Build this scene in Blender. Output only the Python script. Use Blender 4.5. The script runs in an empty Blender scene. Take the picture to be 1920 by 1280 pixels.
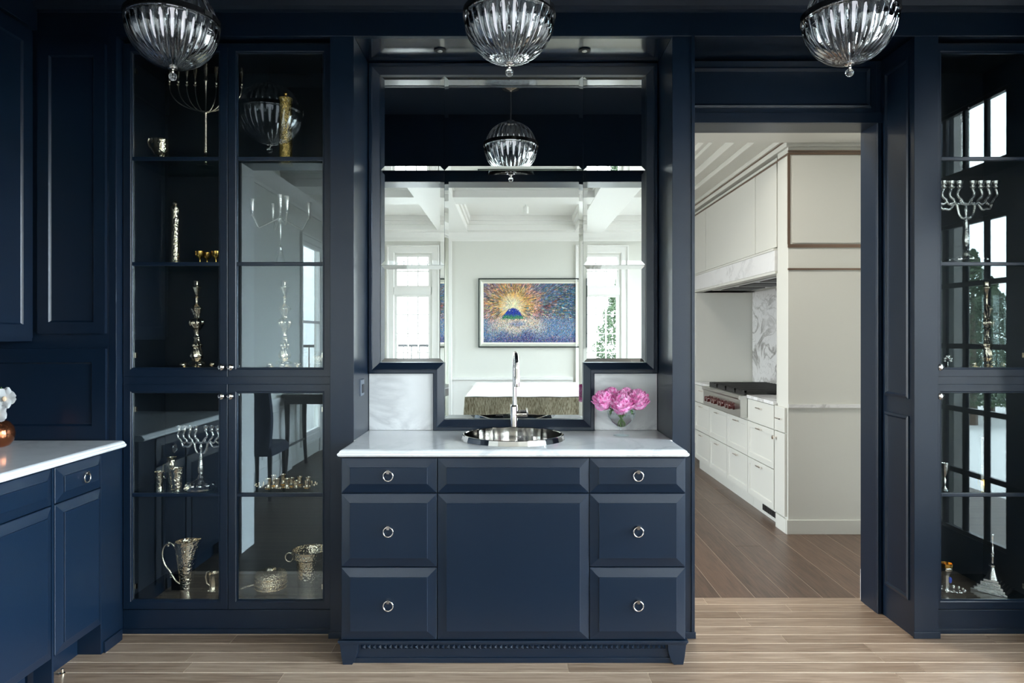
import bpy, bmesh, math, random
from mathutils import Vector, Matrix
random.seed(7)
PI = math.pi
SC = bpy.context.scene
COL = SC.collection

# ------------------------------------------------------------------ camera, sky, exposure
H = 1.398                      # eye height; the camera stands at y = 0 and looks along +y
F = 1300.0                     # focal length in pixels of the 1920 px wide frame
cam_data = bpy.data.cameras.new('camera')
cam_data.sensor_width = 36.0
cam_data.lens = F / 1920.0 * 36.0
cam_data.shift_x = -2 / 1920.0
cam_data.shift_y = -12 / 1920.0
cam_data.clip_start = 0.02
cam = bpy.data.objects.new('camera', cam_data)
COL.objects.link(cam)
cam.location = (0, 0, H)
cam.rotation_euler = (PI / 2, 0, 0)
SC.camera = cam

world = bpy.data.worlds.new('overcast_sky')
SC.world = world
world.use_nodes = True
wn = world.node_tree.nodes
wl = world.node_tree.links
bg = wn['Background']
tc = wn.new('ShaderNodeTexCoord')
sx = wn.new('ShaderNodeSeparateXYZ')
wl.new(tc.outputs['Generated'], sx.inputs[0])
rp = wn.new('ShaderNodeValToRGB')
rp.color_ramp.elements[0].position = 0.45
rp.color_ramp.elements[0].color = (0.50, 0.52, 0.52, 1)
rp.color_ramp.elements[1].position = 0.55
rp.color_ramp.elements[1].color = (0.84, 0.93, 1.0, 1)
mr = wn.new('ShaderNodeMapRange')
mr.inputs[1].default_value = -1
mr.inputs[2].default_value = 1
wl.new(sx.outputs['Z'], mr.inputs[0])
wl.new(mr.outputs[0], rp.inputs[0])
wl.new(rp.outputs[0], bg.inputs[0])
bg.inputs[1].default_value = 12.8

vs = SC.view_settings
vs.view_transform = 'Standard'
vs.look = 'None'
vs.gamma = 1.0
vs.use_curve_mapping = False
vs.exposure = 0.0


def portal(name, loc, rot, sx_, sy_):
    """Marks a window opening so that the sky's light through it is sampled well."""
    l = bpy.data.lights.new(name, 'AREA')
    l.shape = 'RECTANGLE'
    l.size = sx_
    l.size_y = sy_
    l.cycles.is_portal = True
    o = bpy.data.objects.new(name, l)
    COL.objects.link(o)
    o.location = loc
    o.rotation_euler = rot
    return o


# veiled low sun on the right-hand side of the house
sun = bpy.data.lights.new('veiled_sun', 'SUN')
sun.energy = 15.0
sun.angle = math.radians(38)
sun.color = (0.66, 0.84, 1.0)
sun_o = bpy.data.objects.new('veiled_sun', sun)
COL.objects.link(sun_o)
sun_o.rotation_euler = Vector((-1.0, 0.12, -0.30)).to_track_quat('-Z', 'Y').to_euler()

# window openings: blue room right window, white room rear windows, left window, right windows, kitchen window
portal('window_daylight', (2.69, 2.32, 1.45), (0, PI / 2, 0), 2.6, 1.1)
portal('window_daylight', (-1.48, -3.3, 1.45), (PI / 2, 0, 0), 0.6, 2.4)
portal('window_daylight', (1.30, -3.3, 1.45), (PI / 2, 0, 0), 0.6, 2.4)
portal('window_daylight', (-2.45, -1.57, 1.35), (0, -PI / 2, 0), 2.2, 0.75)
portal('window_daylight', (2.72, -0.6, 1.45), (0, PI / 2, 0), 2.6, 4.6)
portal('window_daylight', (-2.26, 4.65, 1.5), (0, -PI / 2, 0), 2.8, 1.9)

# ------------------------------------------------------------------ materials
MATS = {}


def srgb(r, g, b):
    def f(c):
        c /= 255.0
        return c / 12.92 if c <= 0.04045 else ((c + 0.055) / 1.055) ** 2.4
    return (f(r), f(g), f(b), 1)


def new_mat(name):
    m = bpy.data.materials.new(name)
    m.use_nodes = True
    MATS[name] = m
    nt = m.node_tree
    return m, nt.nodes, nt.links, nt.nodes['Principled BSDF']


def simple(name, col, rough=0.5, metal=0.0, spec=0.5, bump=None, noise=0.0, coat=0.0):
    m, n, l, p = new_mat(name)
    p.inputs['Base Color'].default_value = col if len(col) == 4 else (*col, 1)
    p.inputs['Roughness'].default_value = rough
    p.inputs['Metallic'].default_value = metal
    p.inputs['Specular IOR Level'].default_value = spec
    p.inputs['Coat Weight'].default_value = coat
    p.inputs['Coat Roughness'].default_value = 0.12
    if bump:
        kind, scale, strength = bump
        t = n.new('ShaderNodeTexCoord')
        if kind == 'voronoi':
            x = n.new('ShaderNodeTexVoronoi')
            x.feature = 'SMOOTH_F1'
            out = x.outputs['Distance']
        elif kind == 'wave':
            x = n.new('ShaderNodeTexWave')
            x.inputs['Distortion'].default_value = 3
            out = x.outputs['Fac']
        else:
            x = n.new('ShaderNodeTexNoise')
            x.inputs['Detail'].default_value = 4
            out = x.outputs['Fac']
        x.inputs['Scale'].default_value = scale
        b = n.new('ShaderNodeBump')
        b.inputs['Strength'].default_value = strength
        b.inputs['Distance'].default_value = 0.004
        l.new(t.outputs['Object'], x.inputs['Vector'])
        l.new(out, b.inputs['Height'])
        l.new(b.outputs[0], p.inputs['Normal'])
    if noise:
        t = n.new('ShaderNodeTexCoord')
        x = n.new('ShaderNodeTexNoise')
        x.inputs['Scale'].default_value = 3.0
        x.inputs['Detail'].default_value = 6
        l.new(t.outputs['Object'], x.inputs['Vector'])
        mx = n.new('ShaderNodeMix')
        mx.data_type = 'RGBA'
        c = p.inputs['Base Color'].default_value
        mx.inputs[6].default_value = [v * (1 - noise) for v in c[:3]] + [1]
        mx.inputs[7].default_value = [min(1, v * (1 + noise)) for v in c[:3]] + [1]
        l.new(x.outputs['Fac'], mx.inputs[0])
        l.new(mx.outputs[2], p.inputs['Base Color'])
    return m


NAVY = simple('navy_satin_paint', (0.0044, 0.0128, 0.0285), 0.30, bump=('noise', 160, 0.05), noise=0.06)
NAVY_IN = simple('navy_cabinet_lining', (0.008, 0.013, 0.020), 0.45)
NAVY_CEIL = simple('navy_ceiling_paint', (0.0044, 0.0128, 0.0285), 0.55)
NAVY_GLOSS = simple('navy_gloss_paint', (0.0044, 0.0128, 0.0285), 0.16, coat=0.8)
WHITE = simple('white_trim_paint', (0.82, 0.80, 0.77), 0.45)
WALLP = simple('pale_grey_wall_paint', (0.70, 0.69, 0.64), 0.7, bump=('noise', 300, 0.03))
KITCH = simple('kitchen_off_white_lacquer', (0.69, 0.69, 0.63), 0.38)
KWALL = simple('kitchen_white_paint', (0.74, 0.73, 0.68), 0.6)
BRONZE = simple('bronze_trim', (0.22, 0.15, 0.11), 0.35, metal=0.6)
BLACKP = simple('black_window_paint', (0.012, 0.013, 0.016), 0.35)
NICKEL = simple('polished_nickel', (0.86, 0.79, 0.74), 0.10, metal=1.0)
STEEL = simple('brushed_steel', (0.62, 0.62, 0.60), 0.28, metal=1.0, bump=('noise', 90, 0.05))
SINKM = simple('faceted_polished_steel', (0.78, 0.76, 0.73), 0.07, metal=1.0)
SILVER = simple('warm_silver', (0.95, 0.83, 0.66), 0.16, metal=1.0, bump=('noise', 120, 0.25))
COOLSIL = simple('bright_silver', (0.92, 0.91, 0.89), 0.17, metal=1.0, bump=('noise', 140, 0.3))
HAMMER = simple('hammered_silver', (0.95, 0.83, 0.64), 0.14, metal=1.0, bump=('voronoi', 110, 0.8))
WICKER = simple('woven_silver', (0.95, 0.80, 0.60), 0.2, metal=1.0, bump=('voronoi', 220, 1.0))
GOLD = simple('gold_filigree', (0.95, 0.66, 0.22), 0.25, metal=1.0, bump=('voronoi', 260, 1.0))
GILT = simple('gilt_lining', (0.95, 0.58, 0.15), 0.2, metal=1.0)
COPPER = simple('bronzed_copper_glaze', (0.30, 0.10, 0.045), 0.16, metal=0.9)
BLUEGEM = simple('blue_enamel', (0.02, 0.08, 0.6), 0.15)
BLACKM = simple('black_band_metal', (0.015, 0.015, 0.017), 0.25, metal=0.3)
CAST = simple('black_cast_iron', (0.02, 0.02, 0.02), 0.5)
REDK = simple('oxblood_knob', (0.055, 0.006, 0.006), 0.2, coat=0.6)
DARKWOOD = simple('dark_stained_wood', (0.02, 0.015, 0.013), 0.35)
DARKFAB = simple('dark_navy_upholstery', (0.008, 0.012, 0.026), 0.8)
STEM = simple('green_stem', (0.13, 0.24, 0.05), 0.5)
LEAF = simple('green_leaf', (0.07, 0.17, 0.05), 0.5)
ORCH = simple('white_orchid_petal', (0.86, 0.84, 0.82), 0.5)
ORCHY = simple('orchid_lip', (0.8, 0.55, 0.35), 0.5)
CONIF = simple('conifer_foliage', (0.045, 0.075, 0.035), 0.7)
BARK = simple('bark', (0.1, 0.07, 0.05), 0.8)
PATIO = simple('pale_stone_paving', (0.45, 0.44, 0.42), 0.8, noise=0.1)
STUCCO = simple('grey_stucco', (0.30, 0.29, 0.27), 0.9)
CHROMEP = simple('stainless_outlet_plate', (0.30, 0.34, 0.42), 0.35, metal=1.0)
RUBBER = simple('dark_socket', (0.03, 0.03, 0.035), 0.5)
MATBOARD = simple('silver_leaf_frame', (0.55, 0.55, 0.48), 0.4, metal=0.2)
CREAM = simple('cream_liner', (0.80, 0.76, 0.66), 0.6)

m, n, l, p = new_mat('mirror_silvering')
p.inputs['Base Color'].default_value = (0.90, 0.93, 0.91, 1)
p.inputs['Metallic'].default_value = 1
p.inputs['Roughness'].default_value = 0.0
MIRROR = m


def glassy(name, ior, tint=(1, 1, 1), rough=0.0):
    """Thin flat glass: transparent with a Fresnel reflection on each face."""
    m = bpy.data.materials.new(name)
    m.use_nodes = True
    n, l = m.node_tree.nodes, m.node_tree.links
    n.clear()
    out = n.new('ShaderNodeOutputMaterial')
    f0 = ((ior - 1) / (ior + 1)) ** 2
    ge = n.new('ShaderNodeNewGeometry')
    dt = n.new('ShaderNodeVectorMath')
    dt.operation = 'DOT_PRODUCT'
    l.new(ge.outputs['Incoming'], dt.inputs[0])
    l.new(ge.outputs['Normal'], dt.inputs[1])
    ab = n.new('ShaderNodeMath')
    ab.operation = 'ABSOLUTE'
    l.new(dt.outputs['Value'], ab.inputs[0])
    om = n.new('ShaderNodeMath')
    om.operation = 'SUBTRACT'
    om.inputs[0].default_value = 1.0
    l.new(ab.outputs[0], om.inputs[1])
    pw_ = n.new('ShaderNodeMath')
    pw_.operation = 'POWER'
    pw_.inputs[1].default_value = 5.0
    l.new(om.outputs[0], pw_.inputs[0])
    fr = n.new('ShaderNodeMath')
    fr.operation = 'MULTIPLY_ADD'
    fr.inputs[1].default_value = 1 - f0
    fr.inputs[2].default_value = f0
    l.new(pw_.outputs[0], fr.inputs[0])
    tr = n.new('ShaderNodeBsdfTransparent')
    tr.inputs[0].default_value = (*tint, 1)
    gl = n.new('ShaderNodeBsdfGlossy')
    gl.inputs['Roughness'].default_value = rough
    gl.inputs['Color'].default_value = (0.86, 0.97, 1.0, 1)
    mx = n.new('ShaderNodeMixShader')
    l.new(fr.outputs[0], mx.inputs[0])
    l.new(tr.outputs[0], mx.inputs[1])
    l.new(gl.outputs[0], mx.inputs[2])
    l.new(mx.outputs[0], out.inputs[0])
    MATS[name] = m
    return m


PANE = glassy('cabinet_pane_glass', 1.85, (0.97, 0.985, 0.98))
WPANE = glassy('window_pane_glass', 1.45, (0.98, 0.99, 0.99))
VASEG = glassy('vase_glass', 1.5, (0.97, 0.985, 0.98))
SHELFG = glassy('glass_shelf', 1.5, (0.88, 0.95, 0.92))
m, n, l, p = new_mat('cut_crystal')
p.inputs['Base Color'].default_value = (0.97, 0.99, 1.0, 1)
p.inputs['Transmission Weight'].default_value = 1
p.inputs['Roughness'].default_value = 0.0
p.inputs['IOR'].default_value = 1.6
CRYSTAL = m
m, n, l, p = new_mat('water')
p.inputs['Transmission Weight'].default_value = 1
p.inputs['Roughness'].default_value = 0.0
p.inputs['IOR'].default_value = 1.33
WATER = m
FROST = simple('frosted_glass_bulb', (0.80, 0.82, 0.88), 0.6)
FROST.node_tree.nodes['Principled BSDF'].inputs['Emission Color'].default_value = (0.93, 0.93, 1.0, 1)
FROST.node_tree.nodes['Principled BSDF'].inputs['Emission Strength'].default_value = 0.7


def marble(name, scale, vein, rough=0.12, amount=1.0):
    m, n, l, p = new_mat(name)
    t = n.new('ShaderNodeTexCoord')
    mp = n.new('ShaderNodeMapping')
    mp.inputs['Rotation'].default_value = (0.3, 0.6, 0.7)
    l.new(t.outputs['Object'], mp.inputs[0])
    cols = []
    for k, (sc, w0) in enumerate(((scale, 0.045), (scale * 2.3, 0.02))):
        nz = n.new('ShaderNodeTexNoise')
        nz.inputs['Scale'].default_value = sc
        nz.inputs['Detail'].default_value = 7
        nz.inputs['Roughness'].default_value = 0.55
        nz.inputs['Distortion'].default_value = 1.3
        l.new(mp.outputs[0], nz.inputs['Vector'])
        a = n.new('ShaderNodeMath')
        a.operation = 'SUBTRACT'
        a.inputs[1].default_value = 0.5 + 0.03 * k
        l.new(nz.outputs['Fac'], a.inputs[0])
        b = n.new('ShaderNodeMath')
        b.operation = 'ABSOLUTE'
        l.new(a.outputs[0], b.inputs[0])
        c = n.new('ShaderNodeMapRange')
        c.inputs[1].default_value = 0.0
        c.inputs[2].default_value = w0
        c.inputs[3].default_value = 1.0 if k == 0 else 0.45
        c.inputs[4].default_value = 0.0
        l.new(b.outputs[0], c.inputs[0])
        cols.append(c.outputs[0])
    big = n.new('ShaderNodeTexNoise')
    big.inputs['Scale'].default_value = scale * 0.8
    l.new(mp.outputs[0], big.inputs['Vector'])
    bm_ = n.new('ShaderNodeMapRange')
    bm_.inputs[1].default_value = 0.38
    bm_.inputs[2].default_value = 0.62
    l.new(big.outputs['Fac'], bm_.inputs[0])
    mxm = n.new('ShaderNodeMath')
    mxm.operation = 'MAXIMUM'
    l.new(cols[0], mxm.inputs[0])
    l.new(cols[1], mxm.inputs[1])
    mu = n.new('ShaderNodeMath')
    mu.operation = 'MULTIPLY'
    l.new(mxm.outputs[0], mu.inputs[0])
    l.new(bm_.outputs[0], mu.inputs[1])
    mu2 = n.new('ShaderNodeMath')
    mu2.operation = 'MULTIPLY'
    mu2.inputs[1].default_value = amount
    l.new(mu.outputs[0], mu2.inputs[0])
    mx = n.new('ShaderNodeMix')
    mx.data_type = 'RGBA'
    mx.inputs[6].default_value = (0.83, 0.83, 0.82, 1)
    mx.inputs[7].default_value = vein
    l.new(mu2.outputs[0], mx.inputs[0])
    l.new(mx.outputs[2], p.inputs['Base Color'])
    p.inputs['Roughness'].default_value = rough
    return m


MARBLE = marble('calacatta_marble', 1.9, (0.30, 0.30, 0.31, 1), 0.12, 0.35)
MARBLE_S = marble('veined_splash_marble', 1.6, (0.34, 0.34, 0.34, 1), 0.14, 0.9)
MARBLE2 = marble('veined_kitchen_marble', 2.4, (0.30, 0.29, 0.27, 1), 0.15, 1.0)


def wood(name, c0, c1, axis, rough=0.38):
    m, n, l, p = new_mat(name)
    t = n.new('ShaderNodeTexCoord')
    oi = n.new('ShaderNodeObjectInfo')
    mp = n.new('ShaderNodeMapping')
    mp.inputs['Scale'].default_value = (2.0, 42, 42) if axis == 'x' else (34, 2.0, 34)
    add = n.new('ShaderNodeVectorMath')
    add.operation = 'ADD'
    cb = n.new('ShaderNodeCombineXYZ')
    sc = n.new('ShaderNodeMath')
    sc.operation = 'MULTIPLY'
    sc.inputs[1].default_value = 37.0
    l.new(oi.outputs['Random'], sc.inputs[0])
    l.new(sc.outputs[0], cb.inputs[0])
    l.new(sc.outputs[0], cb.inputs[2])
    l.new(t.outputs['Object'], add.inputs[0])
    l.new(cb.outputs[0], add.inputs[1])
    l.new(add.outputs[0], mp.inputs[0])
    nz = n.new('ShaderNodeTexNoise')
    nz.inputs['Scale'].default_value = 2.0
    nz.inputs['Detail'].default_value = 8
    nz.inputs['Roughness'].default_value = 0.62
    nz.inputs['Distortion'].default_value = 0.9
    l.new(mp.outputs[0], nz.inputs['Vector'])
    a = n.new('ShaderNodeMath')
    a.operation = 'MULTIPLY_ADD'
    a.inputs[1].default_value = 0.35
    l.new(oi.outputs['Random'], a.inputs[0])
    s = n.new('ShaderNodeMapRange')
    s.inputs[1].default_value = 0.3
    s.inputs[2].default_value = 0.7
    s.inputs[3].default_value = -0.05
    s.inputs[4].default_value = 0.75
    l.new(nz.outputs['Fac'], s.inputs[0])
    l.new(s.outputs[0], a.inputs[2])
    mx = n.new('ShaderNodeMix')
    mx.data_type = 'RGBA'
    mx.inputs[6].default_value = c0
    mx.inputs[7].default_value = c1
    l.new(a.outputs[0], mx.inputs[0])
    l.new(mx.outputs[2], p.inputs['Base Color'])
    b = n.new('ShaderNodeBump')
    b.inputs['Strength'].default_value = 0.25
    b.inputs['Distance'].default_value = 0.002
    l.new(nz.outputs['Fac'], b.inputs['Height'])
    l.new(b.outputs[0], p.inputs['Normal'])
    p.inputs['Roughness'].default_value = rough
    return m


OAK = wood('weathered_oak_plank', (0.15, 0.088, 0.053, 1), (0.46, 0.335, 0.24, 1), 'x', 0.30)
OAKK = wood('kitchen_oak_plank', (0.05, 0.028, 0.018, 1), (0.18, 0.108, 0.072, 1), 'y', 0.34)
SEAM_LIT = simple('plank_seam_lit', (0.85, 0.72, 0.56), 0.5)  # pale gap colour stands in for plank bevels catching the light


def plank_floor_mat(name):
    m, n, l, p = new_mat(name)
    t = n.new('ShaderNodeTexCoord')
    br = n.new('ShaderNodeTexBrick')
    br.inputs['Color1'].default_value = (0.036, 0.025, 0.018, 1)
    br.inputs['Color2'].default_value = (0.062, 0.046, 0.034, 1)
    br.inputs['Mortar'].default_value = (0.14, 0.11, 0.08, 1)
    br.inputs['Scale'].default_value = 1
    br.inputs['Mortar Size'].default_value = 0.003
    br.inputs['Brick Width'].default_value = 1.4
    br.inputs['Row Height'].default_value = 0.091
    l.new(t.outputs['Object'], br.inputs['Vector'])
    l.new(br.outputs[0], p.inputs['Base Color'])
    p.inputs['Specular IOR Level'].default_value = 0.25
    p.inputs['Roughness'].default_value = 0.5
    return m


FLOORM = plank_floor_mat('plank_floor_far')

# linen cloth
m, n, l, p = new_mat('crumpled_linen')
t = n.new('ShaderNodeTexCoord')
mp = n.new('ShaderNodeMapping')
mp.inputs['Scale'].default_value = (60, 60, 8)
l.new(t.outputs['Object'], mp.inputs[0])
nz = n.new('ShaderNodeTexNoise')
nz.inputs['Scale'].default_value = 3
nz.inputs['Detail'].default_value = 5
l.new(mp.outputs[0], nz.inputs['Vector'])
rr = n.new('ShaderNodeValToRGB')
rr.color_ramp.elements[0].position = 0.38
rr.color_ramp.elements[0].color = (0.12, 0.085, 0.035, 1)
rr.color_ramp.elements[1].position = 0.62
rr.color_ramp.elements[1].color = (0.42, 0.37, 0.26, 1)
l.new(nz.outputs['Fac'], rr.inputs[0])
l.new(rr.outputs[0], p.inputs['Base Color'])
p.inputs['Roughness'].default_value = 0.55
p.inputs['Sheen Weight'].default_value = 0.3
LINEN = m

# peony petals: colour attribute free, pink varied by noise
m, n, l, p = new_mat('peony_petal')
t = n.new('ShaderNodeTexCoord')
nz = n.new('ShaderNodeTexNoise')
nz.inputs['Scale'].default_value = 60
nz.inputs['Detail'].default_value = 3
l.new(t.outputs['Object'], nz.inputs['Vector'])
rr = n.new('ShaderNodeValToRGB')
rr.color_ramp.elements[0].position = 0.35
rr.color_ramp.elements[0].color = (0.86, 0.13, 0.47, 1)
rr.color_ramp.elements[1].position = 0.62
rr.color_ramp.elements[1].color = (0.95, 0.50, 0.76, 1)
l.new(nz.outputs['Fac'], rr.inputs[0])
l.new(rr.outputs[0], p.inputs['Base Color'])
p.inputs['Roughness'].default_value = 0.55
PEONY = m

# painting: brush-stroke colours stored per vertex
m, n, l, p = new_mat('impasto_paint')
at = n.new('ShaderNodeAttribute')
at.attribute_name = 'Col'
l.new(at.outputs['Color'], p.inputs['Base Color'])
p.inputs['Roughness'].default_value = 0.5
PAINT = m

# ------------------------------------------------------------------ mesh helpers
ORG = {}          # object name -> the world origin its children's coordinates are counted from


def tag(o, label=None, cat=None, group=None, kind=None):
    if label:
        o['label'] = label
    if cat:
        o['category'] = cat
    if group:
        o['group'] = group
    if kind:
        o['kind'] = kind
    return o


def thing(name, label, cat, loc, rotz=0, group=None, local=True):
    o = bpy.data.objects.new(name, None)
    o.empty_display_size = 0.05
    COL.objects.link(o)
    o.location = loc
    o.rotation_euler = (0, 0, rotz)
    ORG[o.name] = Vector((0, 0, 0)) if local else Vector(loc)
    return tag(o, label, cat, group)


class MB:
    def __init__(self):
        self.v, self.f = [], []

    def add(self, vs_, fs_):
        o = len(self.v)
        self.v += [tuple(a) for a in vs_]
        self.f += [tuple(i + o for i in g) for g in fs_]
        return self

    def box(self, x0, x1, y0, y1, z0, z1):
        return self.add([(x0, y0, z0), (x1, y0, z0), (x1, y1, z0), (x0, y1, z0),
                         (x0, y0, z1), (x1, y0, z1), (x1, y1, z1), (x0, y1, z1)],
                        [(0, 3, 2, 1), (4, 5, 6, 7), (0, 1, 5, 4), (1, 2, 6, 5), (2, 3, 7, 6), (3, 0, 4, 7)])

    def lathe(self, prof, c=(0, 0, 0), segs=24, lobes=0, amp=0.0, axis='z', twist=0.0, close=False):
        """prof: (r, z) pairs from bottom to top."""
        vs_, fs_ = [], []
        m_ = len(prof)
        for (r, z) in prof:
            for s in range(segs):
                a = 2 * PI * s / segs
                rr_ = r * (1 + amp * math.cos(lobes * (a + twist * z))) if lobes else r
                x, y, zz = rr_ * math.cos(a), rr_ * math.sin(a), z
                if axis == 'y':
                    x, y, zz = rr_ * math.cos(a), -z, rr_ * math.sin(a)
                elif axis == 'x':
                    x, y, zz = z, rr_ * math.cos(a), rr_ * math.sin(a)
                vs_.append((c[0] + x, c[1] + y, c[2] + zz))
        for i in range(m_ - 1 + (1 if close else 0)):
            for s in range(segs):
                a, b = i * segs + s, i * segs + (s + 1) % segs
                c2, d = ((i + 1) % m_) * segs + (s + 1) % segs, ((i + 1) % m_) * segs + s
                fs_.append((a, b, c2, d))
        if not close:
            fs_.append(tuple(range(segs))[::-1])
            fs_.append(tuple((m_ - 1) * segs + s for s in range(segs)))
        return self.add(vs_, fs_)

    def ball(self, c, r, seg=12, sq=1.0):
        prof = [(max(1e-4, r * math.sin(PI * i / 8)), -r * sq * math.cos(PI * i / 8)) for i in range(9)]
        return self.lathe(prof, c, seg)

    def tube(self, path, r, segs=8, closed=False):
        path = [Vector(p_) for p_ in path]
        N = len(path)
        rad = r if isinstance(r, (list, tuple)) else [r] * N
        up = Vector((0, 0, 1))
        vs_, fs_ = [], []
        prev = None
        for i, p_ in enumerate(path):
            if closed:
                t_ = path[(i + 1) % N] - path[i - 1]
            else:
                t_ = path[min(i + 1, N - 1)] - path[max(i - 1, 0)]
            t_.normalize()
            if prev is None:
                ref = up if abs(t_.z) < 0.9 else Vector((1, 0, 0))
                a = t_.cross(ref).normalized()
            else:
                a = (prev - t_ * prev.dot(t_)).normalized()
            prev = a
            b = t_.cross(a)
            for s in range(segs):
                th = 2 * PI * s / segs
                vs_.append(p_ + a * (rad[i] * math.cos(th)) + b * (rad[i] * math.sin(th)))
        M_ = N if closed else N - 1
        for i in range(M_):
            for s in range(segs):
                j = (i + 1) % N
                fs_.append((i * segs + s, i * segs + (s + 1) % segs, j * segs + (s + 1) % segs, j * segs + s))
        if not closed:
            fs_.append(tuple(range(segs))[::-1])
            fs_.append(tuple((N - 1) * segs + s for s in range(segs)))
        return self.add(vs_, fs_)

    def rings(self, poly, prof, mp_, back=True, cap=True):
        """poly: outline, counter-clockwise; prof: (inset, height) steps; mp_: (u, v, h) -> point."""
        N = len(poly)
        nrm = []
        for i in range(N):
            a, b = Vector(poly[i]), Vector(poly[(i + 1) % N])
            d = (b - a).normalized()
            nrm.append(Vector((-d.y, d.x)))
        vs_, fs_ = [], []
        for (ins, h) in prof:
            for i in range(N):
                n1, n2 = nrm[i - 1], nrm[i]
                k = (n1 + n2) / (1 + n1.dot(n2))
                q = Vector(poly[i]) + k * ins
                vs_.append(mp_(q.x, q.y, h))
        for j in range(len(prof) - 1):
            for i in range(N):
                a, b = j * N + i, j * N + (i + 1) % N
                fs_.append((a, b, b + N, a + N))
        if back:
            fs_.append(tuple(range(N))[::-1])
        if cap:
            fs_.append(tuple((len(prof) - 1) * N + i for i in range(N)))
        if not back and not cap:       # a frame: close it into a solid band
            o = (len(prof) - 1) * N
            for i in range(N):
                fs_.append((o + i, o + (i + 1) % N, (i + 1) % N, i))
        return self.add(vs_, fs_)

    def build(self, name, mat, parent=None, smooth=False, bevel=0.0, origin=None, recalc=True, sharp=None):
        if parent is not None:
            og = ORG[parent.name]
        else:
            og = Vector(origin) if origin is not None else Vector((0, 0, 0))
        me = bpy.data.meshes.new(name)
        me.from_pydata([(a[0] - og.x, a[1] - og.y, a[2] - og.z) for a in self.v], [], self.f)
        if recalc:
            bm_ = bmesh.new()
            bm_.from_mesh(me)
            bmesh.ops.recalc_face_normals(bm_, faces=bm_.faces)
            bm_.to_mesh(me)
            bm_.free()
        me.materials.append(mat)
        if smooth:
            me.polygons.foreach_set('use_smooth', [True] * len(me.polygons))
            if sharp is None:
                sharp = 40
            try:
                me.set_sharp_from_angle(angle=math.radians(sharp))
            except Exception:
                pass
        me.update()
        o = bpy.data.objects.new(name, me)
        COL.objects.link(o)
        if parent is not None:
            o.parent = parent
            ORG[o.name] = og
        else:
            o.location = og
            ORG[o.name] = og
        if bevel:
            bv = o.modifiers.new('edge', 'BEVEL')
            bv.width = bevel
            bv.segments = 2
            bv.limit_method = 'ANGLE'
            bv.angle_limit = math.radians(50)
        return o


def curve_prof(p, n=3):
    """a rounder version of a lathe profile (Catmull-Rom between its points)"""
    out = []
    N = len(p)
    for i in range(N - 1):
        a, b, c, d = p[max(0, i - 1)], p[i], p[i + 1], p[min(N - 1, i + 2)]
        for k in range(n):
            t_ = k / n
            q = []
            for j in (0, 1):
                q.append(0.5 * (2 * b[j] + (c[j] - a[j]) * t_ + (2 * a[j] - 5 * b[j] + 4 * c[j] - d[j]) * t_ * t_ + (3 * b[j] - a[j] - 3 * c[j] + d[j]) * t_ ** 3))
            out.append((max(0.0006, q[0]), q[1]))
    out.append(p[-1])
    return out


def curve_path(p, n=4):
    out = []
    N = len(p)
    for i in range(N - 1):
        a, b, c, d = p[max(0, i - 1)], p[i], p[i + 1], p[min(N - 1, i + 2)]
        for k in range(n):
            t_ = k / n
            out.append(tuple(0.5 * (2 * b[j] + (c[j] - a[j]) * t_ + (2 * a[j] - 5 * b[j] + 4 * c[j] - d[j]) * t_ * t_ + (3 * b[j] - a[j] - 3 * c[j] + d[j]) * t_ ** 3) for j in range(3)))
    out.append(tuple(p[-1]))
    return out


def copy_tree(o, parent=None, loc=None, rotz=None, label=None):
    c = o.copy()
    COL.objects.link(c)
    ORG[c.name] = ORG.get(o.name, Vector((0, 0, 0)))
    if parent is not None:
        c.parent = parent
    if loc is not None:
        c.location = loc
    if rotz is not None:
        c.rotation_euler = (0, 0, rotz)
    if label:
        c['label'] = label
    for ch in list(o.children):
        copy_tree(ch, c)
    return c


def rect(u0, u1, v0, v1):
    return [(u0, v0), (u1, v0), (u1, v1), (u0, v1)]


def face_front(y0):
    return lambda u, v, h: (u, y0 - h, v)


def face_back(y0):
    return lambda u, v, h: (u, y0 + h, v)


def face_right(x0):
    return lambda u, v, h: (x0 + h, u, v)


def face_left(x0):
    return lambda u, v, h: (x0 - h, u, v)


def face_up(z0):
    return lambda u, v, h: (u, v, z0 + h)


def struct(o):
    o['kind'] = 'structure'
    return o


def X(px, D):
    return (px - 962.0) / F * D


def Z(py, D):
    return H - (py - 628.0) / F * D


def wall_cells(mb, mapper, u0, u1, v0, v1, holes, t_):
    us = sorted({u0, u1, *[h[0] for h in holes], *[h[1] for h in holes]})
    vv = sorted({v0, v1, *[h[2] for h in holes], *[h[3] for h in holes]})
    for i in range(len(us) - 1):
        for j in range(len(vv) - 1):
            cu, cv = (us[i] + us[i + 1]) / 2, (vv[j] + vv[j + 1]) / 2
            if any(h[0] < cu < h[1] and h[2] < cv < h[3] for h in holes):
                continue
            a, b = mapper(us[i], vv[j], 0), mapper(us[i + 1], vv[j + 1], t_)
            mb.box(min(a[0], b[0]), max(a[0], b[0]), min(a[1], b[1]), max(a[1], b[1]), min(a[2], b[2]), max(a[2], b[2]))
    return mb


# plane positions
YF = 3.20      # face frame and pilasters
YD = 3.25      # glass door fronts
YB = 3.542     # mirror wall
YV = 2.955     # vanity front
YW = 3.62      # rear side of the cabinet wall
XL, XR = -2.55, 2.62
ZC = 2.985

# ------------------------------------------------------------------ room shell
fl = MB().box(-2.75, 2.9, -3.3, 3.69, -0.06, -0.0012)
floor = struct(fl.build('floor', SEAM_LIT))
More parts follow.
